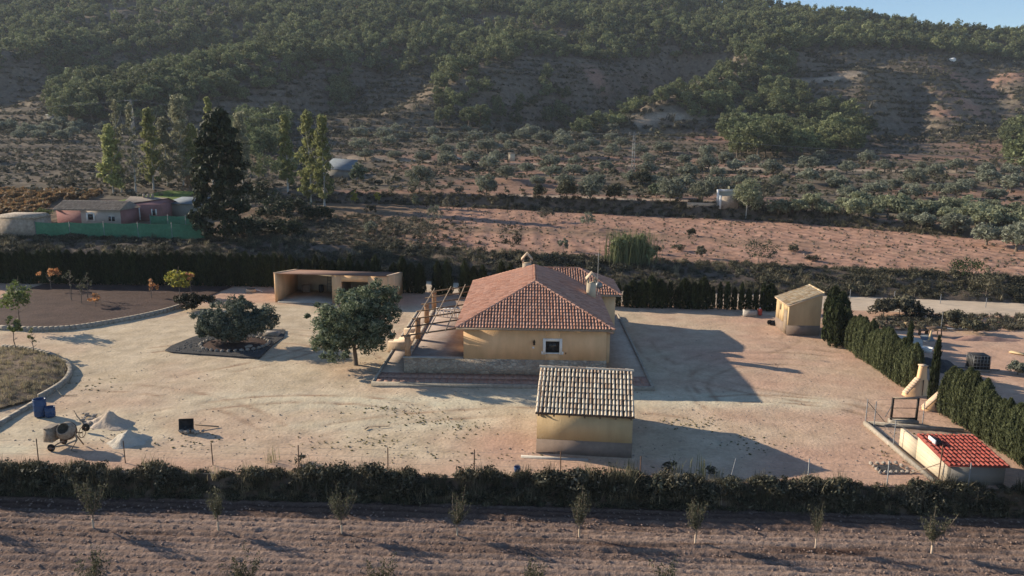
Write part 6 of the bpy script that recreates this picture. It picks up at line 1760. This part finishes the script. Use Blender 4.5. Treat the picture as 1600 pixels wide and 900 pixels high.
t = thing('stone_store', 'old square stone store at the left end of the green mesh fence', 'building', (p.x, p.y, p.z))
ybox('wall', 'stone_and_shade', t, -2.8, 2.3, 0, 4, -.4, 2.5); ybox('roof', 'stone_wall', t, -2.9, 2.45, -.1, 4.1, 2.501, 3.0, .5)
p = onT(66, 345); plant('garden_shrub', 'bright green shrub between stone store and pink farmhouse', 'shrub', p, blob_clumps(16, (0, 0, .9), (1.6, 1.2, .9), .5, 670, -.3), 40, .18, 'lf_young', 670, 1)
p = onT(298, 300); plant('autumn_tree', 'small orange autumn tree behind the green lawn', 'tree', p, blob_clumps(16, (0, 0, 2.0), (1.5, 1.3, 1.4), .5, 671, -.6), 40, .2, 'lf_vine', 671, 2)
# far buildings and masts
p = onT(505, 278)
t = thing('metal_barn', 'barn with pale sheet-metal roof right of the loose poplars', 'barn', p, rad(-12))
wb_ = 7.5; ybox('wall', 'wall_grey', t, 0, wb_, 0, 6, -.5, 2.2)
MB().add([(-.3, -.5, 2.1), (wb_ + .3, -.5, 1.9), (wb_ - 1.5, 6.3, 4.0), (-.3, 6.3, 4.3), (-.3, -.5, 2.0), (wb_ + .3, -.5, 1.8), (wb_ - 1.5, 6.3, 3.9), (-.3, 6.3, 4.2)], [(0, 1, 2, 3), (7, 6, 5, 4), (0, 4, 5, 1), (1, 5, 6, 2), (2, 6, 7, 3), (3, 7, 4, 0)]).obj('roof', 'roof_metal', t)
p = onT(1120, 322)
t = thing('white_ruin', 'small roofless white ruin on the terrace edge beside the round tree', 'ruin', p, rad(-8))
ybox('pillar', 'white_paint', t, -.1, .25, 0, .35, -.4, 2.7); ybox('front_wall', 'stone_and_shade', t, .6, 3.4, -.9, -.6, -.5, 1.7); ybox('side_wall', 'white_paint', t, .3, .598, -.9, 2.2, -.5, 1.72)  # front wall's dark tone is its shade put into the colour
ybox('lintel', 'white_paint', t, -.1, 3.2, .36, .7, 2.4, 2.72); ybox('rear_wall', 'wall_buff', t, .3, 3.4, 2.21, 2.5, -.4, 2.4); ybox('pillar', 'white_paint', t, 2.9, 3.2, .36, .7, -.4, 2.398)
ybox('garden_wall', 'step_stone', t, -5.0, -.11, 0.02, .3, -.5, .4)
p = onT(708, 251)
t = thing('parked_car', 'pale grey car parked on the track between the olives', 'car', p, rad(5))
body = MB(); pr = [(-1.95, .35), (-1.9, .8), (-1.3, .95), (-.8, 1.42), (.7, 1.45), (1.25, .95), (1.9, .85), (2.0, .4)]
V = [(x, -.82, z) for x, z in pr] + [(x, .82, z) for x, z in pr]; n_ = len(pr)
body.add(V, [(i, i + 1, n_ + i + 1, n_ + i) for i in range(n_ - 1)] + [(0, 1, 2, 7), (2, 3, 4, 5), (2, 5, 6, 7), (8, 15, 10, 9), (10, 13, 12, 11), (10, 15, 14, 13)])
body.obj('body', 'car_paint', t)
MB().add([(-1.1, -.83, 1.0), (1.05, -.83, 1.0), (.65, -.83, 1.38), (-.78, -.83, 1.36)], [(0, 1, 2, 3)]).obj('side_window', 'dark_glass', t)
MB().add([(-1.25, -.7, 1.0), (-1.25, .7, 1.0), (-.86, .7, 1.38), (-.86, -.7, 1.38)], [(0, 1, 2, 3)]).obj('windscreen', 'dark_glass', t).location = (-.02, 0, .02)
for x in (-1.2, 1.25):
    for y in (-.78, .78): MB().lathe([(0, -.1), (.3, -.1), (.32, 0), (.3, .1), (0, .1)], 14, Matrix.Translation((x, y, .32)) @ Matrix.Rotation(rad(90), 4, 'X')).obj('wheel', 'tyre', t, True)
p = onT(800, 252)
t = thing('white_hut', 'tiny white hut half hidden among the olives', 'hut', p); ybox('wall', 'wall_buff', t, -1, .8, 0, 2, -.4, 2.2); ybox('roof', 'tile_brown', t, -1.2, 1.0, -.2, 2.2, 2.201, 2.4, .1)
p = onT(85, 188)
t = thing('white_hut', 'low white-roofed shed below the wood at far left', 'hut', p); ybox('wall', 'wall_grey', t, -3, 3, 0, 3, -.5, 2.0); ybox('roof', 'white_paint', t, -3.2, 3.2, -.3, 3.2, 2.001, 2.2, .05)
p = onT(1490, 97)
t = thing('white_hut', 'small white gabled house high on the hill below the skyline wood', 'house', p, .2); t.scale = (.55, .55, .55); ybox('wall', 'white_paint', t, -2.5, 2.5, 0, 5, -1, 3.0)
MB().add([(-2.8, -.3, 2.9), (2.8, -.3, 2.9), (2.8, 5.3, 2.9), (-2.8, 5.3, 2.9), (0, -.3, 4.5), (0, 5.3, 4.5)], [(0, 4, 5, 3), (1, 2, 5, 4), (0, 1, 4), (2, 3, 5)]).obj('roof', 'white_paint', t)
def lattice(label, base, h, w, arm):
    t = thing('lattice_mast', label, 'mast', base)
    leg = MB(); w2 = w * .35
    for sx_ in (-1, 1):
        for sy_ in (-1, 1): leg.beam((sx_ * w, sy_ * w, -.4), (sx_ * w2, sy_ * w2, h), .06)
    leg.obj('legs', 'galvanised', t)
    br = MB(); n_ = int(h / .8)
    for k in range(n_):
        z0, z1_ = k * h / n_, (k + 1) * h / n_; a, b = w + (w2 - w) * z0 / h, w + (w2 - w) * z1_ / h; s_ = 1 if k % 2 else -1
        for q in (-1, 1): br.beam((-s_ * a, q * a, z0), (s_ * b, q * b, z1_), .05); br.beam((q * a, -s_ * a, z0), (q * b, s_ * b, z1_), .05)
    br.obj('bracing', 'galvanised', t)
    ar = MB(); ar.beam((-arm, 0, h - .1), (arm, 0, h - .1), .12)
    for q in (-1, 0, 1): ar.lathe([(.05, 0), (.1, .1), (.05, .2), (.1, .3), (.04, .4)], 8, Matrix.Translation((q * arm * .9, 0, h)))
    ar.obj('crossarm', 'roof_metal', t)
    return t
m1 = onT(988, 287); tp1 = atY(990, 209, m1.y)
ma = lattice('thin lattice power mast among the olives below the hill', m1, tp1.z - m1.z, .42, 1.0)
m2 = onT(213, 258); tp2 = atY(213, 157, m2.y)
mb2 = lattice('tall power mast with short crossarm rising from the poplar group', m2, tp2.z - m2.z, .45, 1.6)
def wire(parent, a, b, sag, name='power_line'):
    o = parent.location; pts = []
    for k in range(25):
        f = k / 24; q = a.lerp(b, f); pts.append((q.x - o.x, q.y - o.y, q.z - o.z - sag * 4 * f * (1 - f)))
    MB().tube(pts, .012, 4, False).obj(name, 'galvanised', parent)
for dx in (-.9, 0, .9):
    wire(ma, Vector((tp1.x + dx, tp1.y, tp1.z + .2)), Vector((tp2.x + dx, tp2.y, tp2.z + .2)), 3.0)
    wire(ma, Vector((tp1.x + dx, tp1.y, tp1.z + .2)), Vector((tp1.x + 150 + dx, tp1.y - 25, tp1.z - 2)), 3.0)
    wire(mb2, Vector((tp2.x + dx, tp2.y, tp2.z + .2)), Vector((tp2.x - 130 + dx, tp2.y + 5, tp2.z - 1)), 3.0)
# ================================================================ the air
hm, nt, b = new_mat('haze_air')
nt.nodes.remove(b)
pv_ = nt.nodes.new('ShaderNodeVolumePrincipled')
pv_.inputs['Color'].default_value = (.80, .87, 1.0, 1)
pv_.inputs['Density'].default_value = .00012
nt.links.new(pv_.outputs[0], nt.nodes['Material Output'].inputs['Volume'])
hz = MB().box(-1100, 1100, -120, 1500, -4, 190).obj('haze', 'haze_air'); hz['kind'] = 'stuff'
tag(hz, 'thin blue afternoon haze over the valley and hill', 'haze')
